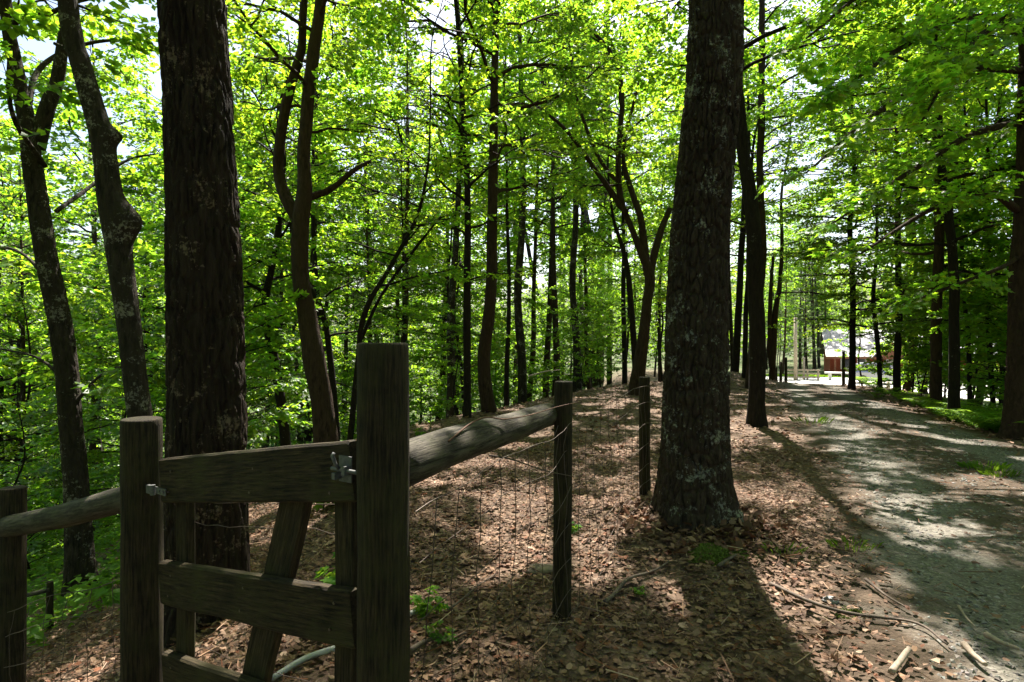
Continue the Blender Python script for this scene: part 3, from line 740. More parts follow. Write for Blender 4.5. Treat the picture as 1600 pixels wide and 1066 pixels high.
# ------------------------------------------------------------------ tree stock for the wood behind
def stock_tree(seed, H, r0, z0f, nl, Lm, bark, leaf, per, bend=.3, sub=.85, dens=1.0, lm=LEAF):
    rg = np.random.default_rng(seed)
    k = 9; zz = np.linspace(-.3, H, k); xy = np.cumsum(rg.normal(0, bend * .35, (k, 2)), axis=0); xy -= xy[:1]
    P = np.concatenate([xy, zz[:, None], (r0 * (1 - .88 * (zz + .3) / (H + .3)))[:, None]], 1)
    C = curve(P, 30); T, rad = C[:, :3], np.maximum(C[:, 3], .008)
    tb = MB(); tb.tube(T, rad, 9, bump=.12, seed=seed)
    cr = Crown(seed + 100, leaf, 1, per)
    tree_limbs(tb, cr, T, rad, H * z0f, H * .97, nl, Lm, rg, e=(.65, .05), sub=sub, dens=dens, twigs=False)
    for k in range(7):
        z = H * rg.uniform(.12, z0f + .1); p = np.array([np.interp(z, T[:, 2], T[:, i]) for i in range(3)])
        tb.tube(grow_limb(rg, p, rg.uniform(0, 6.28), rg.uniform(.4, 1.5), .4, .2, 5, .3), np.linspace(.012, .003, 6), 4, cap=False)
    return tb.mesh('trunk', bark, True), cr.mesh('crown', lm), cr, lm

STOCK = [stock_tree(300 + i, H, r, zf, nl, Lm, b, lf, 15, lm=lm) for i, (H, r, zf, nl, Lm, b, lf, lm) in enumerate([
    (13, .10, .34, 24, 2.6, BARK_DARK, .12, LEAF), (15, .13, .42, 26, 2.9, BARK_BROWN, .14, LEAF_OAK), (11, .075, .26, 24, 2.3, BARK_DARK, .11, LEAF_YEL), (17, .15, .46, 26, 3.0, BARK_GREY, .14, LEAF), (14, .09, .50, 22, 2.4, BARK_DARK, .12, LEAF_YEL), (9, .06, .25, 22, 2.1, BARK_DARK, .12, LEAF)])]
SAPL = [stock_tree(350 + i, H, r, zf, nl, Lm, BARK_DARK, .105, 17, .25, .55) for i, (H, r, zf, nl, Lm) in enumerate([
    (3.4, .028, .16, 18, 1.5), (4.6, .035, .2, 20, 1.7), (2.4, .02, .12, 16, 1.2), (5.5, .045, .22, 22, 1.9)])]

def plant(stock, x, y, s, rz, name, label, group, cat='tree'):
    root = thing(name, label, cat, (x, y, tz(x, y) - .05), rz, group)
    root.scale = (s, s, s * random.uniform(.92, 1.1))
    obj('trunk', stock[0], root); me = stock[1]
    if cat == 'tree' and -6 < x < 22 and -2 < y < 34:          # near enough to shade the ridge: its own crown, with holes carved to let the sun through
        cr = stock[2]; v = np.concatenate(cr.out); k_ = v.shape[1]; c_, s_ = math.cos(rz), math.sin(rz)
        p = v[:, 0] * np.array(root.scale); p = np.stack([p[:, 0] * c_ - p[:, 1] * s_, p[:, 0] * s_ + p[:, 1] * c_, p[:, 2]], -1) + np.array(root.location)
        keep = ~sun_carve(p)
        if keep.mean() < .97:
            t = np.concatenate(cr.tint)[keep]; v = v[keep]; hue = cr.rg.normal(0, .10, len(v))
            c = np.repeat(np.clip(np.stack([t * (1 + hue * 1.3), t, t * (1 - hue)], -1), .1, 1.9), 4, 0)
            me = mk_mesh('crown', v.reshape(-1, 3), [np.arange(len(v) * 4).reshape(-1, 4)], stock[3], c)
    obj('crown', me, root)
    return root

def px_of(x, y): return 800 + x / y * F

placed = []
def free(x, y, gap):
    for (a, b) in placed:
        if (a - x) ** 2 + (b - y) ** 2 < gap * gap: return False
    return True
for o in list(COL.objects):
    if o.parent is None and o.get('category') == 'tree': placed.append((o.location.x, o.location.y))

def zone_ok(x, y):
    if in_lot(x, y): return False
    if road_l(y) - 1.2 < x < road_r(y) + .8 and y < 36: return False
    if x > x_edge(y) - .2 and x < road_l(y) and y < 24: return False
    if 28 < x < 58 and 48 < y < 78: return False
    return True

cnt = 0; tries = 0
while cnt < 136 and tries < 9000:
    tries += 1
    y = 11 + 25 * random.random() if cnt < 70 else random.uniform(34, 64); x = random.uniform(-1.05, 1.1) * (y + 4)
    if not zone_ok(x, y): continue
    if y < 15 and x > -7 and x < 4: continue
    if px_of(x, y) < 470 and y < 36 and random.random() < .45: continue
    if px_of(x, y) < 330 and y < 17: continue
    if not free(x, y, 1.6): continue
    placed.append((x, y)); k = random.randrange(len(STOCK))
    left = x < x_edge(y)
    if left and px_of(x, y) < 470: lab, grp = 'one of the slim leafy trees on the slope far behind the left fence', 'trees down the slope on the left'
    elif left: lab, grp = 'one of the slim leafy trees crowding the wood beyond the leaf covered crest', 'trees beyond the crest'
    else: lab, grp = 'one of the leafy trees crowding the wood beyond the right side of the lane', 'trees beyond the lane'
    plant(STOCK[k], x, y, random.uniform(.85, 1.2) * (1 if y < 20 else 1 + .5 * min(1, (y - 20) / 14)), random.uniform(0, 6.28), 'woodland_tree', lab, grp); cnt += 1

cnt = 0; tries = 0
while cnt < 95 and tries < 6000:
    tries += 1
    y = 8.5 + 24 * random.random(); x = random.uniform(-1.05, 1.1) * (y + 3)
    if not zone_ok(x, y) or (x > x_edge(y) - 1.2 and x < road_l(y)): continue
    if not free(x, y, .9): continue
    left = x < x_edge(y); k = random.randrange(len(SAPL))
    if left and px_of(x, y) < 470: lab, grp = 'one of the low leafy saplings on the slope behind the left fence', 'saplings down the slope on the left'
    elif left: lab, grp = 'one of the low leafy saplings among the trunks beyond the crest', 'saplings beyond the crest'
    else: lab, grp = 'one of the low leafy saplings among the trunks right of the lane', 'saplings right of the lane'
    plant(SAPL[k], x, y, random.uniform(.75, 1.15), random.uniform(0, 6.28), 'sapling', lab, grp, 'sapling'); cnt += 1

for i in range(26):
    px, dd = (random.uniform(1195, 1300), random.uniform(68, 84)) if i < 13 else (random.uniform(1290, 1640), random.uniform(76, 92))
    x = (px - 800) / F * dd
    if free(x, dd, 1.5): placed.append((x, dd)); plant(STOCK[i % 6], x, dd, random.uniform(1.0, 1.4), random.uniform(0, 6.28), 'woodland_tree', 'x', 'trees behind the yard')
for px, dd, k, sc in [(1424, 19.5, 1, 1.0), (1440, 22, 3, .8), (1522, 17, 1, 1.0), (1562, 15, 0, 1.1), (1478, 23, 1, 1.1)]:
    x = (px - 800) / F * dd; placed.append((x, dd)); plant(SAPL[k], x, dd, sc, px, 'sapling', 'x', 'saplings right of the lane', 'sapling')

for px, dd, k, sc in [(1348, 30, 5, .85), (1436, 29, 2, .8)]:
    x = (px - 800) / F * dd; placed.append((x, dd)); plant(STOCK[k], x, dd, sc, px, 'woodland_tree', 'x', 'trees beyond the lane')

# the wood goes on behind and beside the camera
cnt = 0
while cnt < 60:
    y = random.uniform(-24, 9); x = random.uniform(-24, 26)
    if road_l(max(y, -6)) - 1.5 < x < road_r(max(y, -6)) + 1.0 or math.hypot(x, y) < 3.5 or (y > 0 and abs(x) < y * .98 + 2.2) or not free(x, y, 2.2): continue
    placed.append((x, y)); plant(STOCK[cnt % 5], x, y, random.uniform(.9, 1.25), random.uniform(0, 6.28), 'woodland_tree', 'one of the leafy trees standing around the viewer outside the picture', 'trees around the viewer'); cnt += 1

def stock_pine(seed, H, r0, z0f):
    rg = np.random.default_rng(seed); zz = np.linspace(-.3, H, 9); xy = np.cumsum(rg.normal(0, .05, (9, 2)), axis=0); xy -= xy[:1]
    C = curve(np.concatenate([xy, zz[:, None], (r0 * (1 - .9 * (zz + .3) / (H + .3)))[:, None]], 1), 30); tb = MB(); tb.tube(C[:, :3], np.maximum(C[:, 3], .01), 9, bump=.1, seed=seed)
    V = []; z = H * z0f
    while z < H * .98:
        f = (z - H * z0f) / (H * (1 - z0f)); nb = rg.integers(3, 6); a0 = rg.uniform(0, 6.28)
        for k in range(nb):
            L = (2.6 * (1 - f) ** .7 + .3) * rg.uniform(.6, 1.1); p = np.array([np.interp(z, C[:, 2], C[:, i]) for i in range(3)])
            pts = grow_limb(rg, p, a0 + k * 6.28 / nb, L, .25, .1 + .4 * f, 6, .15); tb.tube(pts, np.linspace(.02, .005, len(pts)), 4, cap=False)
            n_ = int(L * 11)
            for t in rg.uniform(.3, 1, n_):
                i = min(int(t * 6), 5); c = pts[i] + (pts[i + 1] - pts[i]) * (t * 6 - i) + rg.normal(0, .14 * L * .5, 3) * np.array([1, 1, .3])
                u = rg.normal(0, 1, (16, 3)); u /= np.linalg.norm(u, axis=1)[:, None]; u[:, 2] = u[:, 2] * .7 + .15; ln = rg.uniform(.09, .17, (16, 1)); sd = np.cross(u, rg.normal(0, 1, (16, 3))); sd /= np.linalg.norm(sd, axis=1)[:, None]; sd *= .006
                V.append(np.stack([c - sd, c + sd, c + u * ln], 1))
        z += rg.uniform(.35, .6)
    v = np.concatenate(V); n_ = len(v); c = np.repeat(rg.uniform(.7, 1.2, (n_, 1)) * np.ones((1, 3)), 3, 0)
    return tb.mesh('trunk', BARK_BROWN, True), mk_mesh('needles', v.reshape(-1, 3), [np.arange(n_ * 3).reshape(-1, 3)], NEEDLE, c)
PINES = [stock_pine(401, 18, .17, .3), stock_pine(402, 13, .12, .15)]
def pine(px, dist, k, s_, label):
    x = (px - 800) / F * dist; o = thing('pine_tree', label, 'tree', (x, dist, tz(x, dist) - .1), px); o.scale = (s_,) * 3
    obj('trunk', PINES[k][0], o); obj('needles', PINES[k][1], o)
pine(634, 22, 0, 1.0, 'straight tall pine behind the tall gate post with sparse airy branches')
pine(1222, 58, 1, 1.1, 'grey green pine at the left back corner of the sunny yard')
pine(1272, 66, 0, .9, 'grey green pine just right of the bare pole behind the yard')
pine(1208, 64, 0, .9, 'hazy pine left of the bare pole behind the yard')
pine(1250, 72, 0, 1.0, 'tall hazy pine straight behind the bare pole')
pine(1290, 74, 0, .9, 'hazy pine behind the left end of the cabin')
pine(1262, 61, 1, .8, 'small bushy pine right of the pale rail fence')
pine(40, 19, 1, 1.1, 'dull green pine down the slope at the far left edge')
pine(150, 24, 0, 1.0, 'dull green pine down the slope between the two leaning left trees')
pine(430, 19, 1, 1.0, 'pine with drooping needles behind the curving two stemmed tree')
pine(540, 30, 0, 1.0, 'distant pine between the curving tree and the tall gate post')

MARKS = [(75, 'forked left edge tree'), (195, 'tree with burls'), (325, 'massive gate trunk'), (440, 'thin bent tree'), (495, 'two stemmed curving tree'), (560, 'slanting dark tree'), (632, 'tall airy pine'),
         (730, 'straight slender tree'), (768, 'crooked footed tree'), (808, 'slender dark tree'), (877, 'weathered middle post'), (932, 'stout twin trunk'), (1003, 'reddish forked tree'), (1086, 'thick lane oak'), (1181, 'blackish leaning trunk'),
         (1243, 'bare pale pole'), (1331, 'tree before the cabin wall'), (1378, 'silver car'), (1402, 'dark tree by the car'), (1461, 'thick dark brown trunk'), (1487, 'bowed verge trunk'), (1550, 'thin right verge tree'), (1592, 'right edge trunk')]
ORD = ['first', 'second', 'third', 'fourth', 'fifth', 'sixth', 'seventh', 'eighth', 'ninth', 'tenth', 'eleventh', 'twelfth', 'thirteenth', 'fourteenth', 'fifteenth', 'sixteenth', 'seventeenth', 'eighteenth', 'nineteenth', 'twentieth']
cells = {}
for o in list(COL.objects):
    if o.parent is None and o.name.split('.')[0] in ('woodland_tree', 'sapling') and o.get('group') != 'trees around the viewer':
        p = 800 + o.location.x / max(o.location.y, .1) * F; j = int(np.argmin([abs(p - m[0]) for m in MARKS])); dd = o.location.y
        band = 'nearby' if dd < 17 else 'midway back' if dd < 30 else 'far back' if dd < 45 else 'farthest back'
        cells.setdefault((o.name.split('.')[0], j, p < MARKS[j][0], band), []).append((abs(p - MARKS[j][0]), o, p))
for (kind, j, lft, band), lst in cells.items():
    lst.sort(key=lambda q_: q_[0])
    for i, (_, o, p) in enumerate(lst):
        what = 'low leafy sapling' if kind == 'sapling' else 'slim leafy tree'
        o['label'] = f"{ORD[min(i, 19)]} {what} {'left' if lft else 'right'} of the {MARKS[j][1]}, {band}"

# far wood that reads as one mass
def far_wood():
    rg = np.random.default_rng(77); V = []; Cc = []
    tr = 0
    while tr < 300:
        a = rg.uniform(-1.0, 1.0); r = 56 + 110 * rg.random() ** 1.3; x = math.sin(a) * r * 1.0; y = math.cos(a) * r
        if in_lot(x, y) or (28 < x < 58 and 48 < y < 78): continue
        tr += 1
        z0 = tz(x, y); H = rg.uniform(9, 17); n = 540 if r < 90 else 260
        u = rg.normal(0, 1, (n, 3)); u /= np.linalg.norm(u, axis=1)[:, None]; u *= rg.uniform(.45, 1, (n, 1)) ** .5
        c = np.array([x, y, z0 + H * .55]) + u * np.array([H * .27, H * .27, H * .5])
        l = leaf_l1(rg, n, .36 if r < 90 else .7); Rm = rotm(rg.uniform(0, 6.28, n), rg.normal(.1, .5, n), rg.normal(0, .5, n))
        V.append(np.einsum('nij,nkj->nki', Rm, l) + c[:, None]); Cc.append(rg.uniform(.6, 1.2) * rg.uniform(.75, 1.25, n))
    v = np.concatenate(V); t = np.concatenate(Cc); nl = len(v); col = np.repeat(np.stack([t, t, t], -1), 4, 0)
    return mk_mesh('far_wood', v.reshape(-1, 3), [np.arange(nl * 4).reshape(-1, 4)], LEAF_OAK, col)
tag(obj('far_wood', far_wood()), 'distant mass of green woodland beyond the trees', 'woodland', kind='stuff')

# ------------------------------------------------------------------ fence and gate
def post(name, label, x, y, r, top, lean=(0, 0), mat_=POST, sides=40, seed=0, cat='post', group=None):
    z0 = tz(x, y); root_z = z0 - .3; H = top - root_z
    h = np.concatenate([np.linspace(0, H - .03, 24), [H - .008, H - .002, H]])
    rr = np.concatenate([r * (1 + .04 * (1 - np.linspace(0, 1, 24))), [r * .99, r * .96, r * .9]])
    pts = np.stack([lean[0] * h / H, lean[1] * h / H, h - .3], -1)
    mb = MB(); mb.tube(pts, rr, sides, bump=.05, seed=seed + 1)
    o = obj(name, mb.mesh(name, mat_, True), None, (x, y, z0)); o.rotation_euler.z = seed
    return tag(o, label, cat, group)

def board(name, a, b, h, t, mat_, parent, up=(0, 0, 1), warp=.006, seed=0, ch=.007):
    """sawn board: length a-b on its centreline, face height h, thickness t; local X runs along the grain"""
    a, b = Vector(a), Vector(b); xv = (b - a); L = xv.length; xv.normalize(); upv = Vector(up); yv = upv.cross(xv).normalized(); zv = xv.cross(yv)
    prof = np.array([(-t / 2 + ch, -h / 2), (t / 2 - ch, -h / 2), (t / 2, -h / 2 + ch), (t / 2, h / 2 - ch), (t / 2 - ch, h / 2), (-t / 2 + ch, h / 2), (-t / 2, h / 2 - ch), (-t / 2, -h / 2 + ch)])
    ns = 26; xs = np.concatenate([[0], np.linspace(ch, L - ch, ns - 2), [L]])
    V = np.zeros((ns, 8, 3)); V[..., 0] = xs[:, None]; V[..., 1] = prof[None, :, 0]; V[..., 2] = prof[None, :, 1]
    V[0, :, 1:] *= .95; V[-1, :, 1:] *= .95
    V[..., 1] += ((fbm(xs * 2.2 + seed, 0, 1.5, 2) - .5) * warp * 2)[:, None]
    V[..., 2] += (fbm(xs[:, None] * 6 + seed, prof[None, :, 1] * 40, 4.4, 2) - .5) * warp * 1.6
    i = np.arange(ns - 1)[:, None] * 8; j = np.arange(8)[None]; k = (j + 1) % 8
    q = np.stack([i + j, i + 8 + j, i + 8 + k, i + k], -1).reshape(-1, 4)
    me = mk_mesh(name, V.reshape(-1, 3), [q, np.arange(8)[None], ((ns - 1) * 8 + np.arange(8)[::-1])[None]], mat_)
    o = bpy.data.objects.new(name, me); COL.objects.link(o)
    M = Matrix((xv, yv, zv)).transposed().to_4x4(); M.translation = a
    if parent: M = Matrix.Translation(-parent.location) @ M; o.parent = parent
    o.matrix_basis = M
    return o

GL = np.array([-1.57, 2.45]); GR = np.array([-.372, 1.665]); P2 = np.array([.283, 3.3]); P3 = np.array([1.315, 5.7]); L2 = np.array([-2.72, 3.12])
post('gate_post', 'tall thick round post with latch at the right of the gate', *GR, .074, 1.595, (0, 0), seed=1)
post('gate_post', 'shorter round hinge post at the left of the gate', *GL, .076, 1.275, (-.03, 0), seed=2)
post('fence_post', 'weathered middle post at the far end of the round rail', *P2, .052, 1.37, (-.012, 0), seed=3)
post('fence_post', 'slim post standing just left of the thick lane oak', *P3, .053, 1.245, (.012, 0), seed=4)
post('fence_post', 'low post at the left edge of the picture carrying the sloping rail', *L2, .062, .80, (-.03, 0), seed=5)
xL, yL, _ = pix_ground(78, 985)
post('fence_post', 'small distant post down the slope in the lower left corner', xL, yL, .028, tz(xL, yL) + .46, (0, 0), seed=6, sides=16)

def round_rail(name, label, a, b, r0, r1, mat_=RAILW, seed=0, cat='rail'):
    a, b = Vector(a), Vector(b); L = (b - a).length
    n = 30; s = np.linspace(0, L, n); pts = np.stack([(fbm(s * 1.3 + seed, 0, 2) - .5) * .03, (fbm(s * 1.3 + seed, 4, 2) - .5) * .03, s], -1)
    rr = np.linspace(r0, r1, n); rr[0] *= .93; rr[-1] *= .93
    mb = MB(); mb.tube(pts, rr, 36, bump=.05, seed=seed)
    o = obj(name, mb.mesh(name, RAILZ, True)); M = (b - a).to_track_quat('Z', 'Y').to_matrix().to_4x4(); M.translation = a; o.matrix_basis = M
    return tag(o, label, cat)
RAILZ = m_wood('round_rail_wood', (.020, .017, .012), (.105, .09, .068), (14, 14, 1.3), green=(.058, .058, .028))
d2 = (P2 - GR) / np.linalg.norm(P2 - GR); nrm = np.array([d2[1], -d2[0]])
a_ = GR + d2 * .07 - nrm * .03; b_ = P2 + d2 * .05 - nrm * .085
round_rail('fence_rail', 'thick round rail running from the tall gate post to the middle post', (*a_, 1.225), (*b_, 1.165), .072, .066, seed=3)
dl = (L2 - GL) / np.linalg.norm(L2 - GL); nl_ = np.array([-dl[1], dl[0]]) * -1
a_ = GL + dl * .05 + nl_ * .04; b_ = L2 + dl * 1.6 + np.array([.02, -.10])
round_rail('fence_rail', 'round rail sloping down left from the hinge post', (*a_, .925), (*b_, .21), .060, .055, seed=5)
v1 = on_ray(20, 922, yL - .6); 
round_rail('fence_rail', 'short thin rail meeting the small distant post lower left', (xL - 1.0, yL - .3, tz(xL, yL) + .22), (xL + .02, yL - .035, tz(xL, yL) + .39), .020, .020, seed=8)

gate = thing('garden_gate', 'low weathered board gate with diagonal brace hung between the two round posts', 'gate', (-1.42, 2.35, tz(-1.42, 2.35)))
ga = np.array([-1.425, 2.36]); gb = np.array([-.462, 1.715])
gd = (gb - ga) / np.linalg.norm(gb - ga); gn = np.array([gd[1], -gd[0]])      # gn faces the camera
def gp(f, z, o=0.0): p = ga + (gb - ga) * f + gn * o; return (p[0], p[1], z)
board('top_board', gp(0, 1.03), gp(1, 1.215), .180, .038, BOARD, gate, seed=1)
board('middle_board', gp(0, .615), gp(1, .772), .172, .038, BOARD, gate, seed=2)
board('bottom_board', gp(.02, .25), gp(1, .40), .172, .038, BOARD, gate, seed=3)
STILEB = m_wood('stile_board_wood', (.007, .005, .0028), (.060, .043, .021), (2, 34, 34), green=(.040, .036, .013))
for f, s_ in ((.075, 4), (.925, 5)):
    board('stile', gp(f, .08, -.041), gp(f, 1.02 + .15 * f, -.041), .092, .038, STILEB, gate, up=(gd[0], gd[1], 0), seed=s_)
board('brace', gp(.42, .12, -.042), gp(.72, 1.13, -.042), .135, .036, STILEB, gate, up=(gd[0], gd[1], -.25), seed=6)
def hw(parent, name, parts, mat_=GALV):
    mb = MB()
    for p in parts: p(mb)
    o = obj(name, mb.mesh(name, mat_), parent); return o
def mloc(p, parent):
    M = Matrix(((gd[0], -gn[0], 0), (gd[1], -gn[1], 0), (0, 0, 1))).to_4x4(); M.translation = Vector(p) - parent.location; return M @ Matrix.Scale(.85, 4)
# latch by the tall post: plate, keeper, bolt and lever
latch = hw(gate, 'latch', [lambda m: m.box((-.032, -.004, -.045), (.032, 0, .045))]); latch.matrix_basis = mloc(gp(.985, 1.222, .026), gate)
lb = MB(); lb.tube(np.array([(-.05, -.02, .0), (.03, -.02, 0), (.085, -.02, 0)]), .007, 10); o = obj('bolt', lb.mesh('bolt', GALV, True), latch)
lb = MB(); lb.tube(np.array([(-.01, -.02, 0), (-.012, -.035, .02), (-.022, -.04, .05), (-.02, -.035, .06)]), [.006, .006, .007, .005], 8); obj('lever', lb.mesh('lever', GALV, True), latch)
lb = MB(); lb.box((.012, -.032, -.016), (.03, -.004, .016)); lb.box((-.034, -.034, -.034), (-.018, -.004, -.012)); obj('keeper', lb.mesh('keeper', GALV), latch)
for f, zb in ((.075, 1.03), (.925, 1.03), (.075, .615), (.925, .615), (.075, .25), (.56, 1.03), (.51, .615)):
    for dz in (-.045, .04):
        nb = MB(); nb.tube(np.array([(0, -.004, 0), (0, .004, 0)]), .0055, 8); o = obj('nail', nb.mesh('nail', WIRE), gate); o.matrix_basis = mloc(gp(f + dz * .2, zb + .165 * f + dz, .0195), gate)
hinge = hw(gate, 'hinge', [lambda m: m.box((-.01, -.005, -.016), (.085, 0, .016))]); hinge.matrix_basis = mloc(gp(.0, .995, .026), gate)
hb = MB(); hb.tube(np.array([(-.02, -.012, -.024), (-.02, -.012, .024)]), .011, 12); hb.box((-.07, -.02, -.02), (-.022, -.006, .02)); obj('hinge_knuckle', hb.mesh('hinge_knuckle', GALV), hinge)
for xx in (.03, .068):
    nb = MB(); nb.tube(np.array([(xx, -.010, 0), (xx, -.004, 0)]), .006, 8); obj('screw', nb.mesh('screw', GALV), hinge)
rgw = np.random.default_rng(21)
def wire(name, pts, r, parent=None, m=WIRE, off=(0, 0, 0)):
    mb = MB(); mb.tube(np.asarray(pts) - np.array(off), r, 4, cap=False); return obj(name, mb.mesh(name, m, True), parent)
for z in (.16, .33, .50, .84, .93):
    s = np.linspace(.02, .98, 14); pts = np.array([gp(f, z + .165 * f + rgw.normal(0, .006), -.066) for f in s])
    wire('line_wire', pts, .0016, gate, off=gate.location)

def wire_panel(label, A, B, zt, hs, step, seed, ztB=None, bent=.02):
    rg = np.random.default_rng(seed); A = np.array(A); B = np.array(B); L = np.linalg.norm(B - A); dd = (B - A) / L; nn = np.array([dd[1], -dd[0]])
    root = thing('wire_fence', label, 'wire fence', (A[0], A[1], tz(*A)))
    def P(s, h, k=0):
        p = A + dd * s; bow = (fbm(s * 1.4 + seed, h * 2.1, 5) - .5) * bent * 5
        z = tz(p[0], p[1]) + h + (fbm(s * 2.2 + seed, h * 3, 8) - .5) * bent * 2.4
        return (p[0] + nn[0] * bow, p[1] + nn[1] * bow, z)
    for h in hs: wire('line_wire', [P(s, h) for s in np.linspace(0, L, 22)], .0019, root, off=root.location)
    s = step * .6
    while s < L - .02:
        top = hs[-1]; wire('stay_wire', [P(s + rg.normal(0, .008), h) for h in np.linspace(hs[0], top, 10)], .0017, root, off=root.location); s += step * rg.uniform(.8, 1.2)
    return root
wire_panel('rusty woven wire hanging below the thick round rail', GR + d2 * .06 + nrm * .06, P2 + nrm * .055, 1.1, [.05, .2, .36, .54, .74, .94, 1.1], .17, 3, bent=.03)
wire_panel('woven wire stretched between the middle post and the slim post by the oak', P2 + nrm * .055, P3 + nrm * .055, 1.1, [.04, .18, .34, .52, .72, .92, 1.08], .22, 5)
wire_panel('woven wire below the left sloping rail', GL + dl * .05 - nl_ * -.07, L2 + np.array([.03, -.07]), .8, [.1, .25, .4, .55, .68], .2, 8, bent=.03)

def px_line(pts, n=None):
    P = np.array([on_ray(*p) for p in pts]); return curve(P, n or len(pts) * 5)
def stick(name, label, pts, r, m=TWIG, cat='stick', taper=.4, sides=7):
    P = np.array(pts); b = P[0].copy(); mb = MB(); mb.tube(P - b, np.linspace(r, r * taper, len(P)), sides, bump=.15, seed=3)
    return tag(obj(name, mb.mesh(name, m, True), None, b), label, cat)
stick('vine', 'reddish vine twisting along the top of the thick round rail', px_line([(700, 690, 1.98), (735, 662, 2.2), (760, 652, 2.35), (790, 655, 2.5), (830, 648, 2.72), (870, 636, 3.05), (905, 628, 3.2)], 40), .0038, m_plain('vine_bark', (.12, .055, .032), .8), 'vine')
stick('twig', 'bare curved dead twig caught in the wire against the middle post', px_line([(765, 712, 2.7), (800, 718, 2.8), (850, 735, 3.0), (892, 744, 3.15)], 20), .005, TWIG, 'twig')
stick('broken_wire', 'loose wire slanting down left from the middle post', px_line([(872, 665, 3.2), (845, 740, 3.0), (815, 820, 2.8), (770, 905, 2.6)], 14), .0022, WIRE, 'wire')
stick('twig', 'pale thin twig sticking out left above the middle post', px_line([(826, 588, 3.35), (850, 581, 3.34), (876, 578, 3.32)], 10), .005, TWIGP, 'twig')

# ------------------------------------------------------------------ forest floor litter
def scatter(n, rmin, rmax, half, rg, power=2.0):
    r = (rg.uniform(rmin ** power, rmax ** power, n)) ** (1 / power); a = rg.uniform(-half, half, n); return np.sin(a) * r, np.cos(a) * r
PAL = np.array([(.27, .18, .13), (.36, .265, .205), (.19, .12, .083), (.10, .06, .04), (.20, .09, .05), (.30, .21, .145), (.14, .088, .06), (.42, .34, .28)]) * np.array([.95, .82, .70])
def litter(n, rmin, rmax, half, size, lod, seed, power, lift, mask):
    rg = np.random.default_rng(seed); x, y = scatter(n, rmin, rmax, half, rg, power)
    k = rg.random(n) < mask(x, y); x, y = x[k], y[k]; n = len(x)
    z = terrain(x, y) + rg.uniform(.002, lift, n) + .03 * np.clip(smooth_road(x, y), 0, 1)
    v = dry_leaf(rg, n, size, _ok if lod == 0 else _hx)
    Rm = rotm(rg.uniform(0, 6.28, n), rg.normal(0, .20, n), rg.normal(0, .26, n))
    v = np.einsum('nij,nkj->nki', Rm, v) + np.stack([x, y, z], -1)[:, None]
    c = PAL[rg.choice(len(PAL), n, p=[.2, .12, .2, .16, .07, .12, .1, .03])] * rg.uniform(.55, 1.05, (n, 1)) * (.75 + .4 * fbm(x * 1.3, y * 1.3, 3.3, 2))[:, None]; kk = v.shape[1]
    c = np.repeat(c, kk, 0); b = np.arange(n)[:, None] * kk
    if lod == 0: f = np.concatenate([b + np.array([p]) for p in [(0, 1, 14), (1, 2, 14), (2, 3, 14), (3, 4, 14), (4, 15, 14), (4, 5, 15), (5, 6, 15), (6, 7, 15), (7, 8, 15), (8, 9, 15), (9, 10, 15), (10, 14, 15), (10, 11, 14), (11, 12, 14), (12, 13, 14), (13, 0, 14)]])
    else: f = np.concatenate([b + np.array([p]) for p in [(0, 1, 4, 5), (1, 2, 3, 4)]])
    return mk_mesh('leaf_litter', v.reshape(-1, 3), [f], LITTER, c)
def lmask(x, y):
    c = (road_l(y) + road_r(y)) / 2; hw_ = (road_r(y) - road_l(y)) / 2; t = (x - c) / hw_
    on = np.abs(t) < 1.12
    m = np.where(on, .05 + .25 * np.exp(-(t / .2) ** 2) + .75 * sstep(.7, 1.1, np.abs(t)), 1.0)
    m = np.where(on & (t < 0), np.maximum(m * .8, .25 * sstep(-.7, -1.1, t)), m)
    m = m * (.55 + .6 * fbm(x * .9, y * .9, 6.6, 2))
    return m * (1 - .75 * sstep(3, 9, x_edge(y) - x)) * ~in_lot(x, y)
for i, a in enumerate([(6000, 1.2, 6.5, .95, .070, 0, 91, 1.7, .02, lmask), (92000, 1.2, 9.5, .95, .041, 1, 92, 1.7, .018, lmask), (36000, 8, 26, .85, .085, 1, 93, 1.6, .025, lmask)]):
    tag(obj('leaf_litter', litter(*a)), ['large curled brown oak leaves lying nearest the camera', 'brown fallen leaves carpeting the ground near the fence', 'brown fallen leaves covering the far crest and verge'][i], 'fallen leaves', kind='stuff')
def needles(n, seed):
    rg = np.random.default_rng(seed); x, y = scatter(n, 1.3, 9, .95, rg, 1.5); k = rg.random(n) < np.clip(lmask(x, y) + .12, 0, 1); x, y = x[k], y[k]; n = len(x)
    z = terrain(x, y) + rg.uniform(.008, .05, n) + .03 * smooth_road(x, y); L = rg.uniform(.06, .26, n) * rg.uniform(.4, 1, n); r = rg.uniform(.0012, .0035, n)
    v = np.zeros((n, 6, 3)); ang = np.array([0, 2.09, 4.19])
    for e in (0, 1):
        v[:, e * 3:e * 3 + 3, 0] = (L * (e - .5))[:, None]; v[:, e * 3:e * 3 + 3, 1] = np.cos(ang)[None] * r[:, None]; v[:, e * 3:e * 3 + 3, 2] = np.sin(ang)[None] * r[:, None]
    v = np.einsum('nij,nkj->nki', rotm(rg.uniform(0, 6.28, n), rg.normal(0, .10, n), rg.normal(0, .1, n)), v) + np.stack([x, y, z], -1)[:, None]
    b = np.arange(n)[:, None] * 6; q = np.concatenate([b + np.array([[i, (i + 1) % 3, 3 + (i + 1) % 3, 3 + i]]) for i in range(3)])
    c = np.repeat(PAL[rg.integers(0, 8, n)] * rg.uniform(.6, 1.2, (n, 1)), 6, 0)
    return mk_mesh('small_twigs', v.reshape(-1, 3), [q], LITTER, c)
tag(obj('small_twigs', needles(6500, 95)), 'thin broken twigs strewn over the leaf litter', 'twigs', kind='stuff')
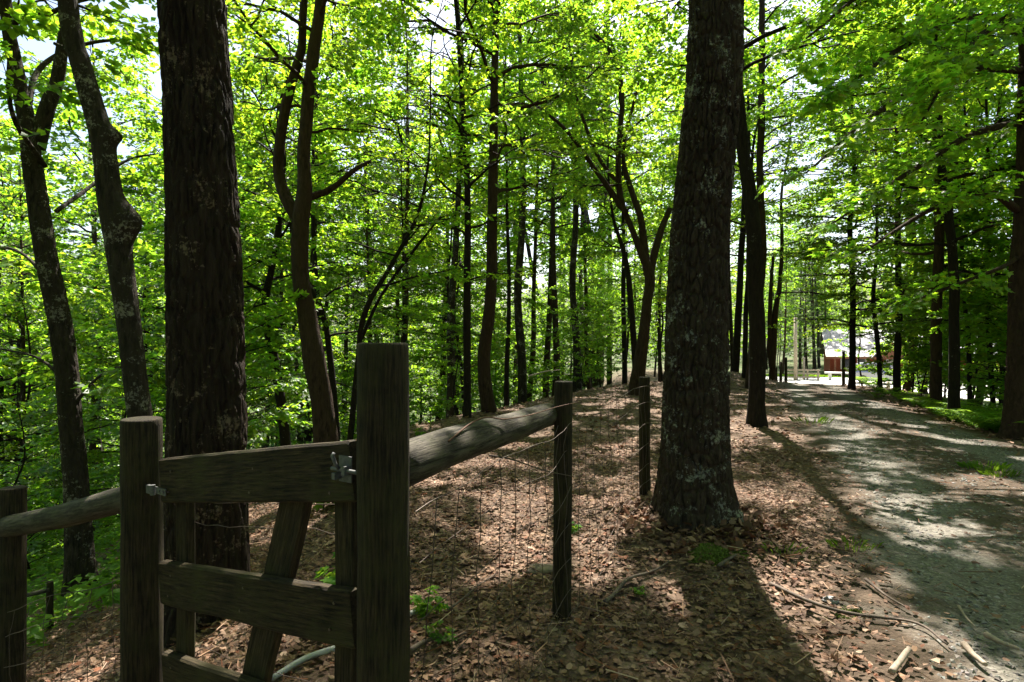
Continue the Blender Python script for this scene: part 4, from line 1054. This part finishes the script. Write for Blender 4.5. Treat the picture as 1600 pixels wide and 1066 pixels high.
def pebbles(n, seed):
    rg = np.random.default_rng(seed); y = 2.2 + 13 * rg.random(n) ** 1.7; t = rg.uniform(-1.15, 1.1, n); c = (road_l(y) + road_r(y)) / 2; hw_ = (road_r(y) - road_l(y)) / 2
    x = c + t * hw_; k = rg.random(n) < (.25 + .75 * np.exp(-((np.abs(t) - .5) / .28) ** 2)); x, y, t = x[k], y[k], t[k]; n = len(x)
    z = terrain(x, y) + .045 - .085 * np.abs(t) ** 5 - .02 * np.exp(-((np.abs(t) - .5) / .2) ** 2)
    o = np.array([(1, 0, 0), (0, 1, 0), (-1, 0, 0), (0, -1, 0), (0, 0, 1), (0, 0, -1)], float)
    s = (.006 + .014 * rg.random(n) ** 2.2)[:, None, None] * (1 + .08 * y)[:, None, None] ** .5 * rg.uniform(.6, 1.3, (n, 6, 1)); v = o[None] * s * np.array([1.2, 1, .6])
    v = np.einsum('nij,nkj->nki', rotm(rg.uniform(0, 6.28, n), rg.normal(0, .3, n), rg.normal(0, .3, n)), v) + np.stack([x, y, z], -1)[:, None]
    b = np.arange(n)[:, None] * 6; f = np.concatenate([b + np.array([p]) for p in [(0, 1, 4), (1, 2, 4), (2, 3, 4), (3, 0, 4), (1, 0, 5), (2, 1, 5), (3, 2, 5), (0, 3, 5)]])
    g = rg.uniform(.09, .27, n); c = np.stack([g, g * .94, g * .82], -1) * rg.uniform(.93, 1.07, (n, 3))
    return mk_mesh('gravel', v.reshape(-1, 3), [f], LITTER, np.repeat(c, 6, 0))
tag(obj('gravel', pebbles(32000, 96)), 'loose grey stones of the gravel lane', 'gravel', kind='stuff')

def ground_line(pts, lift=.02, n=None):
    P = []
    for (px, py) in pts:
        x, y, z = pix_ground(px, py); P.append((x, y, z))
    C = curve(np.array(P), n or len(pts) * 6); C[:, 2] = terrain(C[:, 0], C[:, 1]) + lift + .03 * smooth_road(C[:, 0], C[:, 1]); return C
stick('fallen_branch', 'long thin fallen branch lying from the oak shadow towards the lane', ground_line([(1203, 922), (1260, 950), (1330, 975), (1430, 990), (1480, 1025)], .02), .013, TWIG, 'branch')
stick('fallen_branch', 'thin dark stick beside the long fallen branch on the lane verge', ground_line([(1352, 918), (1385, 945), (1420, 965)], .02), .011, TWIG, 'branch')
stick('dead_stick', 'pale thick stick at the bottom edge right of the oak shadow', ground_line([(1393, 1072), (1408, 1052), (1420, 1034)], .03), .016, TWIGP, 'stick', .8)
stick('dead_stick', 'short bleached stick lying at the bottom right of the lane', ground_line([(1506, 1028), (1522, 1046), (1540, 1062)], .03), .018, TWIGP, 'stick', .6)
stick('dead_stick', 'flat weathered stick near the bottom right corner', ground_line([(1540, 1012), (1565, 1025), (1592, 1036)], .03), .016, TWIGP, 'stick', .5)
stick('dead_stick', 'thin pale stick lying on the lane above the bleached sticks', ground_line([(1498, 962), (1510, 980), (1524, 994)], .02), .008, TWIGP, 'stick', .5)
stick('dead_stick', 'broken dark stick at the oak foot by the moss', ground_line([(1122, 893), (1150, 876)], .03), .013, TWIG, 'stick', .7)
stick('fallen_branch', 'bent fallen branch between the middle post and the thick oak', ground_line([(945, 948), (975, 920), (1010, 905), (1045, 886)], .03), .014, TWIG, 'branch')
stick('fallen_branch', 'dark curved stick on the leaves right of the tall gate post', ground_line([(640, 1028), (670, 1012), (700, 1008), (728, 1000)], .03), .014, TWIG, 'branch')
stick('fallen_branch', 'slender stick pointing up the slope behind the round rail', ground_line([(700, 960), (740, 930), (775, 905)], .03), .008, TWIG, 'branch')
def gpipe(label, pts, r):
    C = ground_line(pts, r + .015); return stick('plastic_pipe', label, C, r, PIPE, 'pipe', 1.0, 14)
gpipe('pale plastic pipe lying on the ground behind the gate', [(425, 1070), (470, 1045), (520, 1025), (545, 1012)], .014)
gpipe('pale plastic pipe piece on the leaves right of the tall gate post', [(640, 968), (655, 962), (672, 955)], .014)

def rock(label, px, py, s, seed, m=STONE):
    x, y, z = pix_ground(px, py); mb = MB(); nu, nv = 14, 9
    a = np.linspace(0, 2 * np.pi, nu, endpoint=False); b = np.linspace(-1.4, 1.4, nv); A, B = np.meshgrid(a, b)
    d = np.stack([np.cos(A) * np.cos(B), np.sin(A) * np.cos(B), np.sin(B)], -1); rr = 1 + .5 * (fbm(d[..., 0] * 1.7 + seed, d[..., 1] * 1.7, d[..., 2] * 1.7, 2) - .5)
    V = d * rr[..., None] * np.array(s); i = np.arange(nv - 1)[:, None] * nu; j = np.arange(nu)[None]; k = (j + 1) % nu
    caps = [np.arange(nu)[::-1], (nv - 1) * nu + np.arange(nu)]
    me = mk_mesh('rock', V.reshape(-1, 3), [np.stack([i + j, i + k, i + nu + k, i + nu + j], -1).reshape(-1, 4)] + [c[None] for c in caps], m, None, True)
    return tag(obj('rock', me, None, (x, y, z + s[2] * .3)), label, 'rock')
rock('flat tan rock half buried in leaves left of the middle post', 848, 892, (.12, .09, .03), 3, m_plain('tan_stone', (.13, .10, .07), .9, var=.4, sc=12))
rock('pale flat stone in the sunlit strip by the lane', 1298, 940, (.05, .04, .02), 5, m_plain('pale_stone', (.3, .3, .3), .9))
rock('small grey stone at the edge of the gravel lane', 1578, 877, (.03, .025, .02), 7)

# moss at the oak foot
def moss(label, px, py, s, n, seed):
    rg = np.random.default_rng(seed); x0, y0, z0 = pix_ground(px, py); a = rg.uniform(0, 6.28, n); r = np.sqrt(rg.random(n)) * (.55 + .9 * vnoise(np.cos(a) * 2 + seed * 7, np.sin(a) * 2))
    x = x0 + r * np.cos(a) * s[0]; y = y0 + r * np.sin(a) * s[1]; hmap = s[2] * np.clip(1 - r ** 2, 0, 1); z = terrain(x, y) + hmap
    v = leaf_l1(rg, n, .014); v = np.einsum('nij,nkj->nki', rotm(rg.uniform(0, 6.28, n), rg.normal(-.6, .5, n), rg.normal(0, .6, n)), v) + np.stack([x - x0, y - y0, z - z0], -1)[:, None]
    c = np.repeat(rg.uniform(.6, 1.3, (n, 1)) * np.array([[.13, .17, .03]]), 4, 0)
    return tag(obj('moss_patch', mk_mesh('moss_patch', v.reshape(-1, 3), [np.arange(n * 4).reshape(-1, 4)], LITTER, c), None, (x0, y0, z0)), label, 'moss', kind='stuff')
moss('bright green moss cushion at the foot of the thick oak', 1110, 868, (.15, .13, .03), 5000, 1)
moss('small yellow green moss patch in the sunlit strip right of the oak', 1165, 872, (.07, .07, .015), 700, 2)
moss('flat green moss patch by the long fallen branch', 1335, 963, (.10, .07, .012), 900, 3)

# ------------------------------------------------------------------ small plants
def seedling_mesh(seed, nst, h, leaf):
    rg = np.random.default_rng(seed); mb = MB(); cr = Crown(seed, leaf, 0, 7)
    for k in range(nst):
        pts = grow_limb(rg, (0, 0, 0), rg.uniform(0, 6.28), h * rg.uniform(.7, 1.2), 1.35, .7, 5, .2); mb.tube(pts, np.linspace(.004, .002, len(pts)), 5, cap=False)
        p = pts[2:]; cr.put(p, rg.uniform(0, 6.28, len(p)), rg.normal(0, .2, len(p)), np.full(len(p), h * .55))
    return mb.mesh('stem', TWIG, True), cr.mesh('leaves', FERN)
SEED = [seedling_mesh(501, 2, .28, .085), seedling_mesh(502, 4, .34, .10), seedling_mesh(503, 3, .18, .06)]
def seedling(px, py, k, s, label, group=None):
    x, y, z = pix_ground(px, py); o = thing('seedling', label, 'seedling', (x, y, z - .01), random.uniform(0, 6.28), group); o.scale = (s,) * 3
    obj('stem', SEED[k][0], o); obj('leaves', SEED[k][1], o)
seedling(690, 1005, 0, .45, 'bright green seedling in the leaves just right of the tall gate post')
seedling(672, 962, 2, .9, 'small low seedling behind the bright green seedling')
seedling(896, 832, 2, .5, 'tiny green seedling right of the middle post')
seedling(1000, 930, 2, .35, 'tiny green sprout between middle post and thick oak')
seedling(555, 930, 1, .8, 'leafy seedling seen through the gate beside the right stile')
seedling(505, 800, 1, 1.1, 'leafy seedling seen through the gate under the top board')
for i in range(26):
    if i < 14: px, py = random.uniform(-60, 235), random.uniform(840, 960)
    else: px, py = random.uniform(390, 700), random.uniform(668, 730)
    seedling(px, py, random.choice((0, 1, 2)), random.uniform(.55, .95), 'one of the bright leafy seedlings covering the slope behind the left fence' if i < 14 else 'one of the leafy seedlings on the crest behind the gate', 'ground plants left' if i < 14 else 'ground plants on the crest')

def fern_mesh(seed, nf, L):
    rg = np.random.default_rng(seed); V = []
    for k in range(nf):
        az = k * 6.283 / nf + rg.normal(0, .25); l = L * rg.uniform(.75, 1.15); m = 15; t = np.linspace(.12, 1, m)
        e = 1.15 - 1.35 * t; px_ = np.cumsum(np.cos(e)) * l / m; pz = np.cumsum(np.sin(e)) * l / m
        for s in (-1, 1):
            wl = l * .26 * np.sin(np.pi * np.clip(t * .93 + .07, 0, 1)) ** .8 + .01
            for i in range(m):
                b = np.array([px_[i], 0, pz[i]]); dx = l / m * .42
                q = np.array([b + (-dx, 0, 0), b + (dx * .5, s * wl[i] * .5, -.05 * wl[i]), b + (dx * 1.2, s * wl[i], -.25 * wl[i]), b + (-dx * .9, s * wl[i] * .5, -.05 * wl[i])])
                V.append(q @ np.array([[math.cos(az), math.sin(az), 0], [-math.sin(az), math.cos(az), 0], [0, 0, 1]]))
    v = np.array(V); n = len(v); c = np.repeat(rg.uniform(.75, 1.3, (n, 1)) * np.ones((1, 3)), 4, 0)
    return mk_mesh('fronds', v.reshape(-1, 3), [np.arange(n * 4).reshape(-1, 4)], FERN, c)
FERNS = [fern_mesh(601, 8, .55), fern_mesh(602, 10, .7), fern_mesh(603, 7, .45)]
k = 0
while k < 34:
    px, py = random.uniform(1350, 1600), 0
    py = np.interp(px, [1350, 1400, 1500, 1600], [614, 628, 660, 690]) + random.uniform(-14, 3)
    x, y, z = pix_ground(px, py)
    if x < road_r(y) + .15: x = road_r(y) + random.uniform(.2, 1.6)
    o = obj('fern', FERNS[k % 3], None, (x, y, tz(x, y)), (0, 0, random.uniform(0, 6.28)), random.uniform(.8, 1.3))
    tag(o, 'one of the bright green ferns along the right verge of the lane', 'fern', 'ferns on the right verge'); k += 1

def tuft(seed, n, h):
    rg = np.random.default_rng(seed); a = rg.uniform(0, 6.28, n); r = np.sqrt(rg.random(n)) * h * 1.3; L = h * rg.uniform(.5, 1.1, n); w_ = .0016
    b = np.stack([np.cos(a) * r, np.sin(a) * r, 0 * a], -1); side = np.stack([-np.sin(a), np.cos(a), 0 * a], -1) * w_; out = np.stack([np.cos(a), np.sin(a), 0 * a], -1)
    m = b + out * (L * .2)[:, None] + np.array([0, 0, 1]) * (L * .7)[:, None]; t = b + out * (L * .4)[:, None] + np.array([0, 0, 1]) * (L * .9)[:, None]
    v = np.stack([b - side, b + side, m + side * .8, t, m - side * .8], 1); i = np.arange(n)[:, None] * 5
    return mk_mesh('grass_tuft', v.reshape(-1, 3), [i + np.arange(5)[None]], FERN, np.ones((n * 5, 3)) * .9)
for (px, py, h, n, lab) in [(1330, 862, .07, 60, 'small grass tuft at the left edge of the lane'), (1538, 738, .10, 160, 'patch of grass on the middle strip of the lane'), (1560, 748, .08, 120, 'low grass clump right of the lane middle strip grass'), (1268, 664, .14, 60, 'yellowish grass tuft where the leaves meet the lane'), (1224, 868, .06, 30, 'sparse grass sprig beside the oak shadow')]:
    x, y, z = pix_ground(px, py); o = obj('grass_tuft', tuft(px, n, h), None, (x, y, z + .03 * float(smooth_road(x, y)))); o.scale = (2, 1.2, 1); tag(o, lab, 'grass tuft', kind='stuff')

# ------------------------------------------------------------------ cabin, car and yard things in the clearing
REDW = m_wood('red_siding', (.20, .045, .025), (.32, .075, .04), (1, 1, 26))
ROOFM = m_plain('metal_roof', (.20, .20, .20), .45, .2, .5, .12, 3)
TRIM = m_plain('white_trim', (.75, .73, .68), .6, var=.1)
BROWNT = m_wood('brown_gable_boards', (.16, .07, .04), (.26, .12, .07), (14, 14, 1))
GLASSD = m_plain('dark_window_glass', (.03, .035, .04), .08, 0, .6, .1)
hx, hy = on_ray(1297, 560, 57)[0], 57.0; hz = tz(hx, hy) - .1
house = thing('log_cabin', 'low red wooden cabin with pale metal roof beyond the yard', 'house', (hx, hy, hz), R(-24))
def part(name, m, fn, parent=house, smooth=False):
    mb = MB(); fn(mb); return obj(name, mb.mesh(name, m, smooth), parent)
W_, D_, E_, RG = 16.0, 7.0, 2.5, 4.7
part('front_wall', REDW, lambda m: m.box((0, 0, 0), (W_, .2, E_)))
part('back_wall', REDW, lambda m: m.box((0, D_ - .2, 0), (W_, D_, E_)))
for x0 in (0, W_ - .2):
    part('end_wall', REDW, lambda m: m.add([(x0, .2, 0), (x0, D_ - .2, 0), (x0, D_ - .2, E_), (x0, D_ / 2, RG - .12), (x0, .2, E_), (x0 + .2, .2, 0), (x0 + .2, D_ - .2, 0), (x0 + .2, D_ - .2, E_), (x0 + .2, D_ / 2, RG - .12), (x0 + .2, .2, E_)],
        [(0, 1, 6, 5), (1, 2, 7, 6), (2, 3, 8, 7), (3, 4, 9, 8), (4, 0, 5, 9), (0, 4, 2, 1), (5, 6, 7, 9)], [(4, 3, 2), (9, 7, 8)]))
pw = .8
def slope_panel(m, x0, x1, ya, za, yb, zb, t=.06):
    m.add([(x0, ya, za), (x1, ya, za), (x1, yb, zb), (x0, yb, zb), (x0, ya, za + t), (x1, ya, za + t), (x1, yb, zb + t), (x0, yb, zb + t)], [(0, 3, 2, 1), (4, 5, 6, 7), (0, 1, 5, 4), (1, 2, 6, 5), (2, 3, 7, 6), (3, 0, 4, 7)])
    m.add([(x1 - .03, ya, za + t), (x1 + .02, ya, za + t), (x1 + .02, yb, zb + t), (x1 - .03, yb, zb + t), (x1 - .03, ya, za + t + .05), (x1 + .02, ya, za + t + .05), (x1 + .02, yb, zb + t + .05), (x1 - .03, yb, zb + t + .05)], [(4, 5, 6, 7), (0, 1, 5, 4), (1, 2, 6, 5), (3, 0, 4, 7)])
nx = int((W_ + 1) / pw)
for i in range(nx):
    xa = -.5 + i * pw
    part('roof_panel', ROOFM, lambda m: slope_panel(m, xa, xa + pw - .03, -1.9, 2.02, D_ / 2, RG))
    part('roof_panel', ROOFM, lambda m: slope_panel(m, xa, xa + pw - .03, D_ + .6, 2.12, D_ / 2 + .03, RG))
part('fascia', BROWNT, lambda m: m.box((-.5, -1.96, 1.86), (W_ + .5, -1.91, 2.06)))
for xx in (.2, 3.4, 8.5, 12, 15.6): part('porch_post', BROWNT, lambda m: m.box((xx, -1.8, 0), (xx + .16, -1.64, 1.99)))
part('porch_floor', BROWNT, lambda m: m.box((0, -1.9, 0), (W_, -.004, .18)))
# cross gable over the entry
gx0, gx1 = 3.6, 6.8; gm = (gx0 + gx1) / 2
part('gable', BROWNT, lambda m: m.add([(gx0, -2.1, 2.1), (gx1, -2.1, 2.1), (gm, -2.1, 4.0), (gx0, -2.0, 2.1), (gx1, -2.0, 2.1), (gm, -2.0, 4.0)], [(0, 3, 4, 1), (1, 4, 5, 2), (2, 5, 3, 0)], [(0, 1, 2), (5, 4, 3)]))
for sgn, xe_ in ((-1, gx0 - .4), (1, gx1 + .4)):
    part('gable_roof', ROOFM, lambda m: m.add([(xe_, -2.35, 1.95), (gm, -2.35, 4.15), (gm, 2.6, 4.15), (xe_, 2.6, 1.95), (xe_, -2.35, 2.03), (gm, -2.35, 4.23), (gm, 2.6, 4.23), (xe_, 2.6, 2.03)], [(0, 1, 2, 3), (4, 7, 6, 5), (0, 4, 5, 1), (1, 5, 6, 2), (2, 6, 7, 3), (3, 7, 4, 0)]))
part('chimney', STONE, lambda m: m.box((11, 2.4, 3.2), (11.8, 3.2, 5.5)))
def window(x, w_, z0, h_):
    f = part('window', TRIM, lambda m: [m.box((x, -.05, z0), (x + w_, -.003, z0 + .1)), m.box((x, -.05, z0 + h_ - .1), (x + w_, -.003, z0 + h_)), m.box((x, -.049, z0 + .1), (x + .1, -.003, z0 + h_ - .1)), m.box((x + w_ - .1, -.049, z0 + .1), (x + w_, -.003, z0 + h_ - .1))])
    part('pane', GLASSD, lambda m: m.box((x + .1, -.03, z0 + .1), (x + w_ - .1, -.004, z0 + h_ - .1)), f)
for a in ((.9, .9, .8, 1.2), (2.3, .8, .8, 1.2), (8.6, 1.4, .8, 1.2), (11.6, 1.4, .8, 1.2), (14, 1.0, .8, 1.2)): window(*a)
dr = part('door', TRIM, lambda m: m.box((4.7, -.06, .18), (5.65, -.003, 2.2)))
part('door_handle', GALV, lambda m: m.tube(np.array([(5.5, -.10, 1.1), (5.5, -.05, 1.1)]), .03, 8), dr)

# silver car
CARP = m_plain('silver_paint', (.30, .31, .33), .25, .6, .6, .03, 2); TYRE = m_plain('tyre_rubber', (.02, .02, .02), .8); LAMPR = m_plain('red_lamp', (.5, .02, .02), .3); LAMPW = m_plain('clear_lamp', (.8, .8, .8), .2)
cx_, cy_ = on_ray(1379, 590, 46)[0], 46.0
car = thing('parked_car', 'silver estate car parked on the gravel yard before the cabin', 'car', (cx_, cy_, tz(cx_, cy_) + .05), R(-28))
def loft(m, st):
    """stations: (x, [(y,z)...]) open at the ends, capped"""
    n = len(st[0][1]); v = [(x, y, z) for x, pr in st for (y, z) in pr]; q = []
    for i in range(len(st) - 1):
        for j in range(n): q.append((i * n + j, i * n + (j + 1) % n, (i + 1) * n + (j + 1) % n, (i + 1) * n + j))
    c = len(v); v += [tuple(np.mean([(st[e][0], y, z) for y, z in st[e][1]], 0)) for e in (0, -1)]
    t = [(c, (j + 1) % n, j) for j in range(n)] + [(c + 1, (len(st) - 1) * n + j, (len(st) - 1) * n + (j + 1) % n) for j in range(n)]
    m.add(v, q, t)
def ring(w_, z0, z1, b=.12): return [(-w_ + b, z0), (w_ - b, z0), (w_, z0 + b), (w_, z1 - b), (w_ - b, z1), (-w_ + b, z1), (-w_, z1 - b), (-w_, z0 + b)]
part('body', CARP, lambda m: loft(m, [(-2.25, ring(.72, .45, .85)), (-2.18, ring(.84, .30, .98)), (-1.6, ring(.9, .24, 1.02)), (0, ring(.92, .22, 1.02)), (.9, ring(.91, .22, 1.0)), (1.5, ring(.89, .24, .95)), (2.1, ring(.82, .28, .82)), (2.25, ring(.7, .38, .70))]), car)
cab = part('cabin', CARP, lambda m: loft(m, [(-2.12, ring(.74, .95, 1.05, .04)), (-1.85, ring(.72, .95, 1.52, .1)), (-1.5, ring(.72, .95, 1.64, .12)), (-.2, ring(.73, .95, 1.67, .12)), (.35, ring(.71, .95, 1.58, .1)), (1.15, ring(.74, .95, 1.04, .04))]), car)
for s_ in (-1, 1):
    for xa, xb in ((-1.75, -1.0), (-.92, -.12), (-.05, .62)):
        part('side_window', GLASSD, lambda m: m.add([(xa, s_ * .745, 1.06), (xb, s_ * .745, 1.06), (xb - (.25 if xb > .3 else 0), s_ * .735, 1.46), (xa + (.1 if xa < -1.5 else 0), s_ * .735, 1.46), (xa, s_ * .70, 1.06), (xb, s_ * .70, 1.06), (xb - .2, s_ * .69, 1.46), (xa, s_ * .69, 1.46)], [(0, 1, 2, 3), (7, 6, 5, 4), (0, 4, 5, 1), (1, 5, 6, 2), (2, 6, 7, 3), (3, 7, 4, 0)]), car)
part('rear_window', GLASSD, lambda m: m.add([(-2.13, -.6, 1.08), (-2.13, .6, 1.08), (-1.89, .55, 1.48), (-1.89, -.55, 1.48)], [(0, 3, 2, 1)]), car)
part('windscreen', GLASSD, lambda m: m.add([(1.12, -.62, 1.08), (1.12, .62, 1.08), (.42, .58, 1.54), (.42, -.58, 1.54)], [(0, 1, 2, 3)]), car)
for s_ in (-1, 1):
    part('tail_light', LAMPR, lambda m: m.box((-2.27, s_ * .7 - .1, .72), (-2.1, s_ * .7 + .1, .98)), car)
    part('headlight', LAMPW, lambda m: m.box((2.08, s_ * .6 - .14, .6), (2.235, s_ * .6 + .14, .74)), car)
    for xw in (-1.4, 1.4):
        wl = part('wheel', TYRE, lambda m: m.tube(np.array([(xw, s_ * .72, .34), (xw, s_ * .76, .34), (xw, s_ * .92, .34), (xw, s_ * .94, .34)]), [.30, .34, .34, .30], 20), car, True)
        part('rim', GALV, lambda m: m.tube(np.array([(xw, s_ * .90, .34), (xw, s_ * .95, .34)]), .2, 14), wl)

# yard furniture and far fences
bx, by, bz = pix_ground(1307, 592); by = 50.0; bx = (1307 - 800) / F * by; bz = tz(bx, by)
bench = thing('stone_bench', 'pale stone bench standing before the red cabin wall', 'bench', (bx, by, bz), R(-25))
part('seat', TRIM, lambda m: m.box((-.9, -.3, .62), (.9, .3, .76)), bench)
for s_ in (-1, 1): part('leg', TRIM, lambda m: m.box((s_ * .5 - .12, -.22, 0), (s_ * .5 + .12, .22, .619)), bench)

rf = thing('rail_fence', 'pale wooden rail fence at the back left of the yard', 'fence', (24.0, 50.5, tz(24.0, 50.5)), R(-12))
for i in range(4): part('fence_post', PALEWOOD, lambda m: m.box((i * .85, -.06, -.2), (i * .85 + .12, .06, 1.0)), rf)
for z in (.25, .55, .86): part('rail', PALEWOOD, lambda m: m.box((-.1, -.10, z), (2.75, -.062, z + .13)), rf)
def pole(name, lab, px, dist, r, h, m, cat):
    x = (px - 800) / F * dist; mb = MB(); mb.tube(np.array([(0, 0, -.3), (0, 0, h * .5), (0, 0, h)]), [r, r * .95, r * .85], 12, bump=.04)
    return tag(obj(name, mb.mesh(name, m, True), None, (x, dist, tz(x, dist))), lab, cat)
pole('utility_pole', 'bare pale pole standing behind the yard fence', 1243, 50, .15, 5.5, PALEWOOD, 'pole')
pole('fence_post', 'tall pale post right of the bare pole', 1256, 51, .10, 2.0, PALEWOOD, 'post')
pole('fence_post', 'slim brown post on the lane edge left of the straight dark tree', 1318, 20.6, .055, 1.25, POST, 'post')
pole('fence_post', 'short pale post in front of the silver car', 1388, 33, .09, .75, PALEWOOD, 'post')
for i, dist in enumerate((24, 26.5, 29.5, 33)):
    pole('fence_post', ('nearest', 'second nearest', 'third nearest', 'farthest')[i] + ' of the four wire fence posts along the left side of the lane end', (1228, 1220, 1213, 1208)[i], dist, .06, 1.15, POST, 'post')['group'] = 'posts at the lane end'
# sunlit grass before the fence
def lawn(n, seed):
    rg = np.random.default_rng(seed); a = rg.uniform(0, 6.28, n); r = np.sqrt(rg.random(n)); x = 29 + 5 * r * np.cos(a); y = 55.5 + 1.2 * r * np.sin(a) - .3 * (x - 29); z = terrain(x, y) + .03
    v = leaf_l1(rg, n, .16); v = np.einsum('nij,nkj->nki', rotm(rg.uniform(0, 6.28, n), rg.normal(-1.0, .4, n), rg.normal(0, .4, n)), v) + np.stack([x, y, z], -1)[:, None]
    return mk_mesh('lawn_grass', v.reshape(-1, 3), [np.arange(n * 4).reshape(-1, 4)], FERN, np.repeat(rg.uniform(.7, 1.2, (n, 1)) * np.ones((1, 3)), 4, 0))
tag(obj('lawn_grass', lawn(5000, 5)), 'strip of short sunlit grass before the yard fence', 'grass', kind='stuff')


# leaves drifted against the oak foot
def drift(n, x0, y0, r0, r1, seed):
    rg = np.random.default_rng(seed); a = rg.uniform(0, 6.28, n); r = r0 + (r1 - r0) * rg.random(n) ** 1.3; x = x0 + r * np.cos(a); y = y0 + r * np.sin(a)
    z = terrain(x, y) + rg.uniform(.0, .07, n) * (1 - (r - r0) / (r1 - r0)); v = dry_leaf(rg, n, .075, _hx)
    v = np.einsum('nij,nkj->nki', rotm(rg.uniform(0, 6.28, n), rg.normal(0, .5, n), rg.normal(0, .5, n)), v) + np.stack([x, y, z], -1)[:, None]
    c = np.repeat(PAL[rg.integers(0, 7, n)] * rg.uniform(.5, 1, (n, 1)), 6, 0); b = np.arange(n)[:, None] * 6
    return mk_mesh('leaf_drift', v.reshape(-1, 3), [np.concatenate([b + np.array([p]) for p in [(0, 1, 4, 5), (1, 2, 3, 4)]])], LITTER, c)
tag(obj('leaf_drift', drift(1500, 1.51, 4.75, .33, .75, 3)), 'dead leaves drifted against the foot of the thick oak', 'fallen leaves', kind='stuff')

# leafy ground cover on the left slope
def cover(n, seed):
    rg = np.random.default_rng(seed); x, y = [], []
    a = rg.uniform(-.95, .25, n * 3); r = rg.uniform(5.5, 30, n * 3); x = np.sin(a) * r; y = np.cos(a) * r; k = rg.random(n * 3) < sstep(1.6, 4.5, x_edge(y) - x) * (fbm(x * .7, y * .7, 4.4, 2) > .46); x, y = x[k][:n], y[k][:n]; n = len(x)
    z = terrain(x, y) + rg.uniform(.04, .5, n) * fbm(x * 1.1, y * 1.1, 8.8, 2); v = leaf_l1(rg, n, .10)
    v = np.einsum('nij,nkj->nki', rotm(rg.uniform(0, 6.28, n), rg.normal(.1, .3, n), rg.normal(0, .35, n)), v) + np.stack([x, y, z], -1)[:, None]
    return mk_mesh('ground_cover', v.reshape(-1, 3), [np.arange(n * 4).reshape(-1, 4)], FERN, np.repeat(rg.uniform(.7, 1.25, (n, 1)) * np.ones((1, 3)), 4, 0))
tag(obj('ground_cover', cover(30000, 9)), 'low leafy green ground cover on the slope behind the fence', 'ground cover', kind='stuff')
